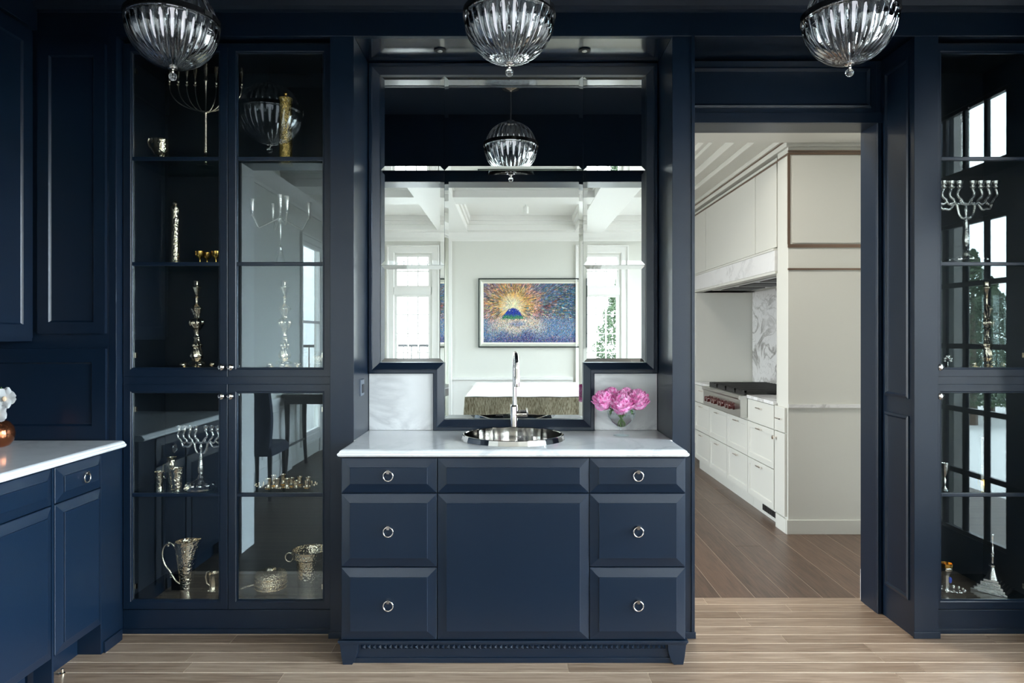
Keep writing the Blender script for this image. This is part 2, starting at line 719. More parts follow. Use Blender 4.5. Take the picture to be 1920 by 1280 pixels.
# far part of the same floor, too far away for single boards: one flat sheet of boards
fb = struct(MB().box(XL, 4.2, -3.2, 2.415, -0.006, 0.0).build('floor_boards_far', FLOORM, floor))
fb['kind'] = 'stuff'
rows = 14
w = 0.091
for r in range(rows):
    y1 = 3.69 - r * w
    y0 = y1 - w + 0.0050
    x = -2.0 - random.random() * 1.2
    while x < 2.62:
        L = random.uniform(0.9, 1.7)
        x1 = min(x + L, 2.62)
        a = max(x, -2.5)
        if x1 - a > 0.05:
            cx, cy = (a + x1) / 2, (y0 + y1) / 2
            MB().box(a + 0.0008, x1 - 0.0008, y0, y1, -0.006, 0).build('plank', OAK, floor, bevel=0.0008)
        x += L

kf = struct(MB().box(-2.2, 4.5, 3.69, 10.0, -0.06, -0.0010).build('kitchen_floor', simple('kitchen_seam_lit', (0.50, 0.40, 0.31), 0.5)))  # tan gaps: light on the board edges put into the colour
xs = 1.108 - 0.18 * 7
k = 0
while xs < 3.0:
    y = 3.692 - random.random() * 1.3
    while y < 9.8:
        L = random.uniform(1.3, 2.2)
        a, b = max(y, 3.692), min(y + L, 9.9)
        if b - a > 0.05:
            MB().box(xs + 0.0030, xs + 0.18, a + 0.001, b - 0.001, -0.004, 0).build('plank', OAKK, kf, bevel=0.0008)
        y += L
    xs += 0.18

# blue room shell
struct(MB().box(XL - 0.15, XL, 1.88, 4.0, 0, 3.2).build('wall_left', NAVY))
struct(MB().box(XL, XR, 1.9, YW, ZC, ZC + 0.08).build('ceiling', NAVY_CEIL))
wb = MB()
wall_cells(wb, face_back(YW), XL, 4.5, 0, 3.2, [(0.836, 1.83, -1, 2.462)], 0.03)
struct(wb.build('wall_back', NAVY))

# header above all openings and its mouldings
struct(MB().box(XL, XR, YF, YF + 0.03, 2.777, ZC).box(XL, XR, YF + 0.03, YF + 0.42, 2.7905, ZC).build('trim_1', NAVY, bevel=0.002))
crown = MB()
prof = [(0.0, 2.885), (0.010, 2.885), (0.012, 2.895), (0.030, 2.905), (0.045, 2.925), (0.060, 2.955), (0.085, 2.965), (0.10, 2.985), (0.0, 2.985)]
crown.add([(x_, YF - a, z) for x_ in (-2.2, XR) for (a, z) in prof],
          [tuple(range(9)), tuple(range(9, 18))[::-1]] + [(i, (i + 1) % 9, 9 + (i + 1) % 9, 9 + i) for i in range(9)])
struct(crown.build('trim_2', NAVY_CEIL))


def pilaster(n_, x0, x1, ztop=2.777, depth=0.30):
    mb = MB().box(x0, x1, YF, YF + depth, 0, ztop)
    mb.box(x0 - 0.006, x1 + 0.006, YF - 0.008, YF, 0, 0.030)
    return struct(mb.build('trim_%d' % n_, NAVY, bevel=0.0015))


pilaster(3, -0.845, -0.735, depth=YW - YF)
pilaster(4, 0.735, 0.836, depth=YW - YF)
pilaster(5, 1.852, 1.963, depth=YW - YF)
pilaster(6, -1.865, -1.832, depth=0.40)
struct(MB().box(XR - 0.155, XR, YF + 0.04, YF + 0.4, 0, 2.777).build('trim_7', NAVY, bevel=0.0015))
# pilaster faces carry a slim edge bead beside the door opening
struct(MB().box(0.822, 0.8375, YF - 0.006, YF, 0.03, 2.777).build('trim_8', NAVY, bevel=0.001))
# back of the mirror recess and its lining
rec = MB().box(-0.735, 0.735, YB, YB + 0.05, 0.0, 2.777)
struct(rec.build('wall_recess', NAVY))
struct(MB().box(-0.7345, 0.7345, YF + 0.031, YB, 2.779, 2.79).build('trim_9', NAVY_GLOSS))
# door passage: panelled head wall and lining
dm = MB()
wall_cells(dm, face_back(3.49), 0.836, 1.852, 0, 2.777, [(0.84, 1.828, -1, 2.462)], 0.13)
struct(dm.build('wall_passage', NAVY, bevel=0.001))
hd = MB()
hd.rings(rect(0.87, 1.80, 2.54, 2.745), [(0, 0), (0, 0.008), (0.010, 0.012), (0.022, 0.003), (0.022, 0.0)], face_front(3.489), back=False, cap=False)
struct(hd.build('trim_10', NAVY))
struct(MB().box(0.84, 1.852, 3.475, 3.49, 2.462, 2.515).build('trim_11', NAVY, bevel=0.002))
struct(MB().box(1.828, 1.848, 3.475, 3.49, 0, 2.462).build('trim_12', NAVY, bevel=0.002))
rp_ = MB()
for (u0, u1) in ((3.24, 3.45),):
    rp_.rings(rect(u0, u1, 0.16, 1.02), [(0, 0), (0, 0.006), (0.012, 0.009), (0.02, 0.0)], face_left(1.852), back=False, cap=False)
    rp_.rings(rect(u0, u1, 1.10, 2.70), [(0, 0), (0, 0.006), (0.012, 0.009), (0.02, 0.0)], face_left(1.852), back=False, cap=False)
struct(rp_.build('trim_13', NAVY))

# left corner: panelled back wall above and below the wall cabinet height
lp = MB().box(XL, -1.8655, YF - 0.0, YW, 0, 2.777)
struct(lp.build('wall_corner', NAVY))
SHAKER = [(0, 0), (0, 0.016), (0.045, 0.016), (0.050, 0.010), (0.058, 0.010)]


def shaker(mb, mapper, u0, u1, v0, v1, fw=0.055, t_=0.018, rec_=0.009):
    mb.rings(rect(u0, u1, v0, v1), [(0, 0), (0, t_), (fw, t_), (fw + 0.004, t_ - rec_ * 0.6), (fw + 0.008, t_ - rec_)], mapper)
    return mb


struct(shaker(MB(), face_front(YF), -2.185, -1.874, 1.405, 2.735, 0.052).build('trim_14', NAVY))
struct(shaker(MB(), face_front(YF), -2.52, -1.874, 0.918, 1.335, 0.062, 0.014).build('trim_15', NAVY))

# dark header between the blue room and the white room
op = MB()
wall_cells(op, lambda u, v, h: (u, 1.88 + h, v), XL - 0.1, XR - 0.001, 0, 3.2, [(-1.75, XR + 0.2, -1, 2.50)], 0.20)
struct(op.build('wall_header', NAVY))
struct(MB().box(-1.75, -1.737, 1.872, 2.086, 0, 2.499).build('trim_16', WHITE))
struct(MB().box(-2.36, -1.85, 1.865, 1.88, 0, 3.1).build('trim_17', WHITE))
# right wall of the blue room with its dark window
rw = MB()
wall_cells(rw, face_right(XR), 1.70, 3.66, 0, 3.2, [(1.80, 2.845, 0.235, 2.06), (2.10, 2.845, 2.34, 2.73)], 0.05)
struct(rw.build('wall_right', NAVY))

# ------------------------------------------------------------------ generic gridded window
def grid_window(name, mapper, u0, u1, v0, v1, ucuts, vcuts, bw, mat, depth, fw=0.03, casing=None, cmat=None):
    """frame around an opening, bars as parts and one pane part per light."""
    fr = MB()
    fr.rings(rect(u0, u1, v0, v1), [(0, 0), (0, depth), (fw, depth), (fw, 0)], mapper, back=False, cap=False)
    root = struct(fr.build(name, mat, bevel=0.001))
    for c in ucuts:
        b = MB()
        b.rings(rect(c - bw / 2, c + bw / 2, v0 + fw, v1 - fw), [(0, 0.004), (0, depth - 0.006)], mapper)
        b.build('muntin', mat, root)
    for c in vcuts:
        b = MB()
        b.rings(rect(u0 + fw, u1 - fw, c - bw / 2, c + bw / 2), [(0, 0.003), (0, depth - 0.005)], mapper)
        b.build('muntin', mat, root)
    us = [u0 + fw] + [c + s * bw / 2 for c in ucuts for s in (-1, 1)] + [u1 - fw]
    vv = [v0 + fw] + [c + s * bw / 2 for c in vcuts for s in (-1, 1)] + [v1 - fw]
    for i in range(0, len(us), 2):
        for j in range(0, len(vv), 2):
            b = MB()
            b.rings(rect(us[i], us[i + 1], vv[j], vv[j + 1]), [(0, depth * 0.45), (0, depth * 0.45 + 0.003)], mapper)
            b.build('pane', WPANE, root)
    if casing:
        c = MB()
        cw = casing
        c.rings(rect(u0 - cw, u1 + cw, v0 - cw, v1 + cw),
                [(0, depth), (0, depth + 0.03), (0.018, depth + 0.03), (0.022, depth + 0.018), (cw - 0.012, depth + 0.018), (cw, depth + 0.008), (cw, depth)],
                mapper, back=False, cap=False)
        c.build('casing', cmat or mat, root)
    return root


win_in = lambda u, v, h: (XR + 0.04 - h, u, v)
grid_window('window_1', win_in, 1.80, 2.845, 0.235, 2.06, [1.95, 2.11, 2.285, 2.47, 2.655], [0.596, 0.96, 1.333, 1.694], 0.030, BLACKP, 0.03, 0.022)
grid_window('window_2', win_in, 2.10, 2.845, 2.34, 2.73, [2.285, 2.47, 2.655], [], 0.030, BLACKP, 0.03, 0.022)

# ------------------------------------------------------------------ white room behind the camera
YR = -3.15
wrear = MB()
holes = [(-1.74, -1.22, 0.45, 1.99), (-1.74, -1.22, 2.10, 2.58), (1.04, 1.56, 0.45, 1.99), (1.04, 1.56, 2.10, 2.58)]
wall_cells(wrear, lambda u, v, h: (u, YR - h, v), -2.5, XR + 0.14, 0, 3.3, holes, 0.2)
struct(wrear.build('wall_rear', WALLP))
wleft = MB()
wall_cells(wleft, lambda u, v, h: (-2.35 - h, u, v), -3.15, 1.88, 0, 3.3, [(-1.95, -1.2, 0.25, 2.45)], 0.08)
struct(wleft.build('wall_left_dining', WALLP))
wr = MB()
wall_cells(wr, lambda u, v, h: (XR + h, u, v), -3.15, 1.70, 0, 3.3, [(-2.9, -1.45, 0.1, 2.75), (-1.33, 0.12, 0.1, 2.75), (0.20, 1.62, 0.1, 2.75)], 0.08)
struct(wr.build('wall_right_dining', WALLP))
rear = lambda u, v, h: (u, YR - 0.09 + h, v)
nw = 3
for (a, b) in ((-1.74, -1.22), (1.04, 1.56)):
    c1, c2 = a + 0.03 + (b - a - 0.06) / 3, a + 0.03 + 2 * (b - a - 0.06) / 3
    grid_window('window_%d' % nw, rear, a, b, 0.45, 1.99, [c1, c2], [0.86, 1.14, 1.42, 1.70], 0.014, WHITE, 0.09, 0.03)
    grid_window('window_%d' % (nw + 1), rear, a, b, 2.10, 2.58, [c1, c2], [2.34], 0.014, WHITE, 0.09, 0.03)
    cs = MB()
    cs.rings(rect(a - 0.12, b + 0.14, 0.30, 2.72), [(0, 0), (0, 0.045), (0.02, 0.045), (0.026, 0.026), (0.10, 0.026), (0.115, 0.012), (0.115, 0)],
             lambda u, v, h: (u, YR + h, v), back=False, cap=False)
    cs.box(a - 0.01, b + 0.01, YR, YR + 0.03, 1.99, 2.10)
    struct(cs.build('trim_%d' % (nw + 20), WHITE))
    nw += 2
grid_window('window_%d' % nw, lambda u, v, h: (-2.35 - 0.04 + h, u, v), -1.95, -1.2, 0.25, 2.45, [], [0.7, 1.55], 0.03, WHITE, 0.04, 0.04, casing=0.09)
nw += 1
for (a, b) in ((-2.9, -1.45), (-1.33, 0.12), (0.20, 1.62)):
    grid_window('window_%d' % nw, lambda u, v, h: (XR + 0.06 - h, u, v), a, b, 0.1, 2.75, [(a + b) / 2], [2.05], 0.04, WHITE, 0.06, 0.04, casing=0.05)
    nw += 1

struct(MB().box(-2.5, XR + 0.14, YR - 0.2, 1.9, 3.10, 3.2).build('ceiling_dining', WHITE))
ZBM = 2.90
bm1 = MB()
for (a, b) in ((-1.08, -0.66), (0.89, 1.31)):
    bm1.box(a, b, YR, 1.877, ZBM - 0.004, 3.098)
    for s, e in ((a, -1), (b, 1)):
        bm1.box(min(s, s + e * 0.05), max(s, s + e * 0.05), YR, 1.876, 3.026, 3.097)
        bm1.box(min(s, s + e * 0.025), max(s, s + e * 0.025), YR, 1.876, 2.976, 3.03)
struct(bm1.build('trim_18', WHITE, bevel=0.003))
bm2 = MB()
for (y0, y1) in ((YR, YR + 0.30), (-0.9, -0.5), (1.5, 1.88)):
    bm2.box(-2.35, XR, y0, y1, ZBM, 3.10)
    bm2.box(-2.35, XR, y0, y1 + 0.05, 3.03, 3.10)
    bm2.box(-2.35, XR, y0, y1 + 0.025, 2.98, 3.03)
struct(bm2.build('trim_19', WHITE, bevel=0.003))
cr = MB()
CP = [(0, 2.78), (0.012, 2.78), (0.02, 2.80), (0.05, 2.83), (0.075, 2.87), (0.09, 2.90), (0, 2.90)]
cr.add([(x_, YR + a, z) for x_ in (-2.35, XR) for (a, z) in CP],
       [tuple(range(7)), tuple(range(7, 14))[::-1]] + [(i, (i + 1) % 7, 7 + (i + 1) % 7, 7 + i) for i in range(7)])
cr.add([(-2.35 + a * 1.6, y_, z + (0.0)) for y_ in (YR, 1.88) for (a, z) in CP],
       [tuple(range(7)), tuple(range(7, 14))[::-1]] + [(i, (i + 1) % 7, 7 + (i + 1) % 7, 7 + i) for i in range(7)])
struct(cr.build('trim_20', WHITE))
wn_ = MB()
wn_.box(-1.05, 0.88, YR, YR + 0.02, 0, 0.74)
wn_.box(-1.05, 0.88, YR, YR + 0.045, 0.74, 0.775)
wn_.box(-1.05, 0.88, YR, YR + 0.035, 0, 0.15)
wn_.box(-2.35, -2.33, YR, -1.86, 0, 0.74)
wn_.box(-2.35, -2.33, -0.74, 1.86, 0, 0.74)
wn_.box(-2.35, -2.305, -0.74, 1.86, 0.74, 0.775)
wn_.box(-2.35, -2.315, -0.74, 1.86, 0, 0.16)
for (a, b) in ((-0.6, 0.2), (0.35, 0.8)):
    wn_.rings(rect(a, b, 0.22, 0.66), [(0, 0), (0, 0.014), (0.012, 0.016), (0.025, 0.004), (0.025, 0)], lambda u, v, h: (u, YR + 0.02 + h, v), back=False, cap=False)
for (a, b) in ((-0.6, 0.1), (0.25, 0.9), (1.05, 1.7)):
    wn_.rings(rect(a, b, 0.24, 0.66), [(0, 0), (0, 0.014), (0.012, 0.016), (0.025, 0.004), (0.025, 0)], lambda u, v, h: (-2.33 + h, u, v), back=False, cap=False)
struct(wn_.build('trim_21', WHITE))
# pilaster strip left of the centre panel, seen in the mirror
struct(MB().box(-1.07, -0.90, YR, YR + 0.05, 0, 2.78).build('trim_22', WHITE, bevel=0.004))
# ceiling spot
sp = thing('ceiling_spotlight', 'small white ceiling spotlight in the coffered white ceiling, seen in the mirror', 'spotlight', (0.16, -1.7, 3.10))
MB().lathe([(0.05, -0.012), (0.05, 0.0)], segs=20).build('canopy', WHITE, sp, smooth=True)
MB().lathe([(0.008, -0.08), (0.008, -0.012)], segs=10).build('stem', WHITE, sp, smooth=True)
MB().lathe([(0.028, -0.17), (0.034, -0.165), (0.034, -0.08), (0.02, -0.075)], segs=18).build('lamp_head', WHITE, sp, smooth=True)

# ------------------------------------------------------------------ painting on the rear wall (seen in the mirror)
pt = thing('framed_painting', 'large framed painting of a sunburst over an island, seen in the mirror', 'painting', (0.25, YR, 1.72), local=False)
pm = face_back(YR)
MB().rings(rect(-0.51, 1.015, 1.215, 2.232), [(0, 0.0), (0, 0.045), (0.012, 0.048), (0.018, 0.040), (0.018, 0.0)], pm, back=False, cap=False).build('outer_frame', simple('dark_green_black_frame', (0.012, 0.02, 0.018), 0.3), pt)
MB().rings(rect(-0.492, 0.997, 1.233, 2.214), [(0, 0.0), (0, 0.040), (0.02, 0.044), (0.035, 0.036), (0.035, 0.0)], pm, back=False, cap=False).build('silver_frame', MATBOARD, pt)
MB().rings(rect(-0.457, 0.962, 1.268, 2.179), [(0, 0.0), (0, 0.036), (0.024, 0.028), (0.024, 0.0)], pm, back=False, cap=False).build('liner', CREAM, pt)


def painting_grid():
    NX, NY = 230, 142
    x0, x1, z0, z1 = -0.434, 0.94, 1.29, 2.157
    col = [[None] * NX for _ in range(NY)]
    rnd = random.Random(5)

    def mixc(a, b, t_):
        t_ = max(0, min(1, t_))
        return tuple(a[i] * (1 - t_) + b[i] * t_ for i in range(3))

    def base(u, v):
        # u to the left as one faces the painting's mirror image: 0 = left in the photo, v up
        dx, dy = (u - 0.31) * 1.55, (v - 0.62)
        d = math.hypot(dx, dy)
        ang = math.atan2(dy, dx)
        ray = 0.5 + 0.5 * math.sin(ang * 17 + math.sin(ang * 5) * 2)
        c = (1.0, 0.93, 0.72)
        c = mixc(c, (0.98, 0.66, 0.28), (d - 0.06) / 0.16)
        c = mixc(c, (0.90, 0.55, 0.45), (d - 0.24 - 0.08 * ray) / 0.12)
        c = mixc(c, (0.30, 0.38, 0.55), (d - 0.36 - 0.14 * ray) / 0.14)
        c = mixc(c, (0.05, 0.24, 0.40), (d - 0.62 - 0.1 * ray) / 0.25)
        v0 = v
        v = v + 0.035 * math.sin(u * 23) + 0.03 * math.sin(u * 9 + 1) + rnd.uniform(-0.05, 0.05)
        if v < 0.46:
            g = (0.46 - v) / 0.46
            dd = math.hypot((u - 0.36) * 1.5, (v - 0.34) * 2.2)
            c2 = mixc((0.93, 0.82, 0.70), (0.25, 0.42, 0.60), (dd - 0.30) / 0.25)
            c2 = mixc(c2, (0.04, 0.10, 0.38), (0.17 - v) / 0.14)
            c = mixc(c, c2, (0.50 - v) / 0.16)
        v = v0
        if u > 0.62 and v > 0.5:
            c = mixc(c, (0.03, 0.30, 0.42), 0.55)
        if abs((v - 0.60) - (u - 0.66) * 1.0) < 0.028 and 0.58 < u < 0.80:
            c = (0.28, 0.08, 0.12)
        # island
        hx = (u - 0.315) / 0.105
        if abs(hx) < 1.25:
            top = 0.42 + 0.17 * max(0, 1 - abs(hx) ** 2.2)
            if 0.42 < v < top:
                c = mixc((0.10, 0.38, 0.22), (0.03, 0.10, 0.48), (v - 0.455) / 0.05)
        if 0.53 < u < 0.68 and 0.43 < v < 0.43 + 0.07 * (u - 0.53) / 0.15:
            c = (0.08, 0.06, 0.32)
        ee = ((u - 0.36) / 0.11) ** 2 + ((v - 0.31) / 0.06) ** 2
        if ee < 1:
            c = mixc(c, (0.25, 0.35, 0.62), 0.7 * (1 - ee))
        return c

    for j in range(NY):
        for i in range(NX):
            col[j][i] = base(i / (NX - 1), j / (NY - 1))
    pal = [(0.9, 0.75, 0.2), (0.95, 0.9, 0.85), (0.1, 0.3, 0.7), (0.05, 0.45, 0.5), (0.8, 0.3, 0.3), (0.5, 0.3, 0.6), (0.1, 0.4, 0.2), (0.9, 0.5, 0.2), (0.6, 0.75, 0.85)]
    for _ in range(30000):
        u, v = rnd.random(), rnd.random()
        dx, dy = (u - 0.31) * 1.55, v - 0.62
        d = math.hypot(dx, dy)
        if v < 0.42:
            a = PI / 2
            L = rnd.uniform(1, 3)
        else:
            a = math.atan2(dy, dx)
            L = rnd.uniform(1, 8)
        j0, i0 = int(v * (NY - 1)), int(u * (NX - 1))
        c = mixc(col[j0][i0], rnd.choice(pal), rnd.uniform(0.05, 0.5 if d > 0.22 else 0.22) * (1.0 if rnd.random() < 0.7 else 0.4))
        dk = rnd.uniform(0.55, 1.25) if d > 0.2 else rnd.uniform(0.85, 1.1)
        c = tuple(min(1, q * dk) for q in c)
        for s in range(int(L)):
            jj, ii = int(j0 + math.sin(a) * s), int(i0 + math.cos(a) * s)
            if 0 <= jj < NY and 0 <= ii < NX:
                col[jj][ii] = c
    for j in range(NY):
        for i in range(NX):
            u, v = i / (NX - 1), j / (NY - 1)
            hx = abs(u - 0.315) / 0.11
            if hx < 1 and 0.40 < v < 0.41 + 0.17 * (1 - hx ** 2.4) and rnd.random() < 0.8:
                g_ = rnd.uniform(0.6, 1.4)
                base_c = (0.06, 0.16, 0.52) if v > 0.46 + rnd.uniform(-0.03, 0.03) else (0.15, 0.42, 0.26)
                col[j][i] = tuple(min(1, q * g_) for q in base_c)
            elif v < 0.45 and rnd.random() < 0.30:
                col[j][i] = mixc(col[j][i], rnd.choice([(0.95, 0.9, 0.88), (0.9, 0.6, 0.5), (0.2, 0.6, 0.65), (0.55, 0.45, 0.65), (0.05, 0.15, 0.35)]), rnd.uniform(0.3, 0.8))
    vs_, fs_, cc = [], [], []
    for j in range(NY):
        for i in range(NX):
            vs_.append((x0 + (x1 - x0) * i / (NX - 1), YR + 0.028 + rnd.uniform(0, 0.0007), z0 + (z1 - z0) * j / (NY - 1)))
            r_, g_, b_ = col[j][i]
            cc += [r_ ** 1.9, g_ ** 1.9, b_ ** 1.85, 1]
    for j in range(NY - 1):
        for i in range(NX - 1):
            a = j * NX + i
            fs_.append((a, a + 1, a + NX + 1, a + NX))
    o = MB().add(vs_, fs_).build('canvas', PAINT, pt, recalc=False)
    ca = o.data.color_attributes.new('Col', 'FLOAT_COLOR', 'POINT')
    ca.data.foreach_set('color', cc)


painting_grid()

# ------------------------------------------------------------------ dining table under linen, behind the camera
tb = thing('dining_table', 'long dining table hidden under a linen cloth, seen in the mirror', 'table', (0.5, -1.27, 0), local=False)
MB().box(-0.46, 1.5, -2.35, -0.2, 0.71, 0.745).build('tabletop', DARKWOOD, tb)
for (x_, y_) in ((-0.38, -0.3), (1.42, -0.3), (-0.38, -2.25), (1.42, -2.25)):
    MB().box(x_ - 0.035, x_ + 0.035, y_ - 0.035, y_ + 0.035, 0, 0.71).build('leg', DARKWOOD, tb)


def cloth():
    mb = MB()
    x0, x1, y0, y1, zt, zb = -0.50, 1.54, -2.40, -0.15, 0.757, 0.42
    per = []
    NS = 60
    for i in range(NS):
        per.append((x0 + (x1 - x0) * i / NS, y0, 0, -1))
    for i in range(NS):
        per.append((x1, y0 + (y1 - y0) * i / NS, 1, 0))
    for i in range(NS):
        per.append((x1 - (x1 - x0) * i / NS, y1, 0, 1))
    for i in range(NS):
        per.append((x0, y1 - (y1 - y0) * i / NS, -1, 0))
    M_ = len(per)
    vs_, fs_ = [], []
    for lv in range(8):
        t_ = lv / 7
        for k_, (a, b, nx, ny) in enumerate(per):
            wv = (math.sin(k_ * 0.42) * 0.5 + math.sin(k_ * 0.97 + 1) * 0.3 + 0.5) * 0.03 * t_
            vs_.append((a + nx * (0.004 + wv), b + ny * (0.004 + wv), zt - 0.006 - (zt - zb) * t_ + 0.008 * math.sin(k_ * 0.3) * t_))
    for lv in range(7):
        for k_ in range(M_):
            a, b = lv * M_ + k_, lv * M_ + (k_ + 1) % M_
            fs_.append((a, b, b + M_, a + M_))
    mb.add(vs_, fs_)
    G = 40
    gv, gf = [], []
    for j in range(G + 1):
        for i in range(G + 1):
            x_, y_ = x0 + (x1 - x0) * i / G, y0 + (y1 - y0) * j / G
            gv.append((x_, y_, zt + 0.002 * math.sin(i * 0.9 + math.sin(j * 0.25))))
    for j in range(G):
        for i in range(G):
            a = j * (G + 1) + i
            gf.append((a, a + 1, a + G + 2, a + G + 1))
    mb.add(gv, gf)
    o = mb.build('tablecloth', LINEN, origin=(0.5, -1.27, 0.74), smooth=True)
    tag(o, 'crumpled beige linen cloth draped over the dining table, seen in the mirror', 'tablecloth')


cloth()

# dark side table and chair along the white room's left wall (seen in the lower glass door)
ct = thing('side_table', 'dark wooden side table with curved legs, mirrored in the lower glass door', 'table', (-2.02, -0.7, 0), local=False)
MB().rings(rect(-2.30, -1.72, -1.05, -0.35), [(0, 0), (0, 0.02), (0.008, 0.028), (0.008, 0.03)], face_up(0.78)).build('tabletop', DARKWOOD, ct)
MB().box(-2.27, -1.75, -1.02, -0.38, 0.71, 0.78).build('apron', DARKWOOD, ct)
for (x_, y_) in ((-2.26, -0.40), (-1.77, -0.40), (-2.26, -1.0), (-1.77, -1.0)):
    sg = 1 if y_ > -0.7 else -1
    MB().tube([(x_, y_ - sg * 0.03 * math.sin(t_ * PI) + sg * 0.05 * t_ * t_, 0.75 * (1 - t_)) for t_ in [i / 10 for i in range(11)]],
              [0.028 - 0.011 * i / 10 for i in range(11)], 8).build('leg', DARKWOOD, ct, smooth=True)
MB().tube([(-2.26, -0.4, 0.28), (-2.26, -1.0, 0.28)], 0.012).build('stretcher', DARKWOOD, ct, smooth=True)
MB().tube([(-1.77, -0.4, 0.28), (-1.77, -1.0, 0.28)], 0.012).build('stretcher', DARKWOOD, ct, smooth=True)
dc = thing('dining_chair', 'dark upholstered chair against the white wall, mirrored in the lower glass door', 'chair', (-2.04, 0.5, 0), local=False)
MB().rings(rect(-2.32, -2.02, 0.28, 0.72), [(0, 0), (0, 0.05), (0.02, 0.08), (0.05, 0.09)], face_up(0.38)).build('seat', DARKFAB, dc, smooth=True)
bk = MB()
for i in range(9):
    t_ = i / 8
    hw = 0.12 + 0.035 * math.sin(t_ * PI)
    z_ = 0.40 + 0.66 * t_
    yb = 0.66 + 0.08 * t_
    bk.add([(-2.17 - hw, yb, z_), (-2.17 + hw, yb, z_), (-2.17 + hw, yb + 0.06, z_), (-2.17 - hw, yb + 0.06, z_)],
           [(0, 1, 2, 3)] if i in (0, 8) else [])
for i in range(8):
    a = i * 4
    for s in range(4):
        bk.f.append((a + s, a + (s + 1) % 4, a + 4 + (s + 1) % 4, a + 4 + s))
bk.build('backrest', DARKFAB, dc, smooth=True)
for (x_, y_) in ((-2.29, 0.32), (-2.05, 0.32), (-2.29, 0.68), (-2.05, 0.68)):
    MB().tube([(x_, y_, 0), (x_, y_, 0.39)], [0.014, 0.022]).build('leg', DARKWOOD, dc, smooth=True)
# curtain beside the left window
cu = MB()
vs_, fs_ = [], []
NC = 50
for j, z_ in enumerate((0.02, 0.9, 1.8, 2.72)):
    for i in range(NC):
        t_ = i / (NC - 1)
        vs_.append((-2.28 + 0.03 * math.sin(t_ * 40) * (1.0 - 0.1 * j), -2.42 + 0.42 * t_, z_))
for j in range(3):
    for i in range(NC - 1):
        a = j * NC + i
        fs_.append((a, a + 1, a + NC + 1, a + NC))
cu.add(vs_, fs_)
co = cu.build('curtain', simple('ivory_curtain', (0.55, 0.54, 0.46), 0.8), smooth=True, origin=(-2.28, -2.07, 0))
tag(co, 'long ivory curtain beside the left window, mirrored in the upper right glass door', 'curtain')
so = co.modifiers.new('thick', 'SOLIDIFY')
so.thickness = 0.004

# ------------------------------------------------------------------ outside
struct(MB().box(-25, 30, -30, 3.2, -0.5, -0.3).build('terrace_ground', PATIO))
struct(MB().box(2.80, 2.90, 1.93, 2.12, -0.3, 3.4).build('trim_30', STUCCO))


def tree(loc, h, r, label, seed):
    rd = random.Random(seed)
    t_ = thing('conifer_tree', label, 'tree', loc, group=None)
    MB().lathe([(0.09, 0), (0.06, h * 0.3), (0.02, h * 0.95)], segs=8).build('trunk', BARK, t_, smooth=True)
    mb = MB()
    for i in range(8000):
        f = rd.random() ** 1.4
        z_ = 0.12 * h + f * 0.88 * h
        rr_ = r * (1 - f) ** 0.75 * (0.6 + 0.45 * rd.random()) * (1 + 0.15 * math.sin(f * 40))
        a = rd.random() * 2 * PI
        c = Vector((rr_ * math.cos(a), rr_ * math.sin(a), z_))
        s = 0.045 * rd.uniform(0.6, 1.4)
        d1 = Vector((rd.uniform(-1, 1), rd.uniform(-1, 1), rd.uniform(-1, 1))).normalized() * s
        d2 = Vector((rd.uniform(-1, 1), rd.uniform(-1, 1), rd.uniform(0, 1.5))).normalized() * s
        mb.add([c - d1, c + d1, c + d2], [(0, 1, 2)])
    tag(mb.build('foliage', CONIF, t_, recalc=False), kind='stuff')
    return t_


tree((10.0, -8.0, -0.3), 2.9, 0.85, 'pointed conifer outside the right window, farther one, mirrored in the cabinet glass', 1)
tree((8.7, -6.6, -0.3), 3.3, 0.75, 'pointed conifer outside the right window, nearer one, mirrored in the cabinet glass', 2)
tree((2.7, -10.5, -0.3), 3.2, 0.85, 'conifer outside the right-hand rear window, seen in the mirror', 3)
rl = thing('terrace_railing', 'terrace railing outside the left rear window, seen in the mirror', 'railing', (0, -7.0, -0.3), local=False)
MB().box(-6, 1.5, -7.03, -6.97, 1.16, 1.21).build('top_rail', BLACKM, rl)
MB().box(-6, 1.5, -7.02, -6.98, 0.2, 0.24).build('bottom_rail', BLACKM, rl)
for i in range(46):
    xx = -5.9 + i * 0.16
    MB().box(xx - 0.008, xx + 0.008, -7.01, -6.99, -0.3 if i % 8 == 0 else 0.24, 1.16).build('baluster', BLACKM, rl)

# ------------------------------------------------------------------ display cabinets
def knob(mb, x_, z_, y0=YD):
    mb.lathe([(0.006, 0.0), (0.005, 0.012), (0.012, 0.014), (0.0165, 0.020), (0.0165, 0.027), (0.012, 0.033), (0.004, 0.035)], (x_, y0 - 0.0, z_), 16, axis='y')
    return mb


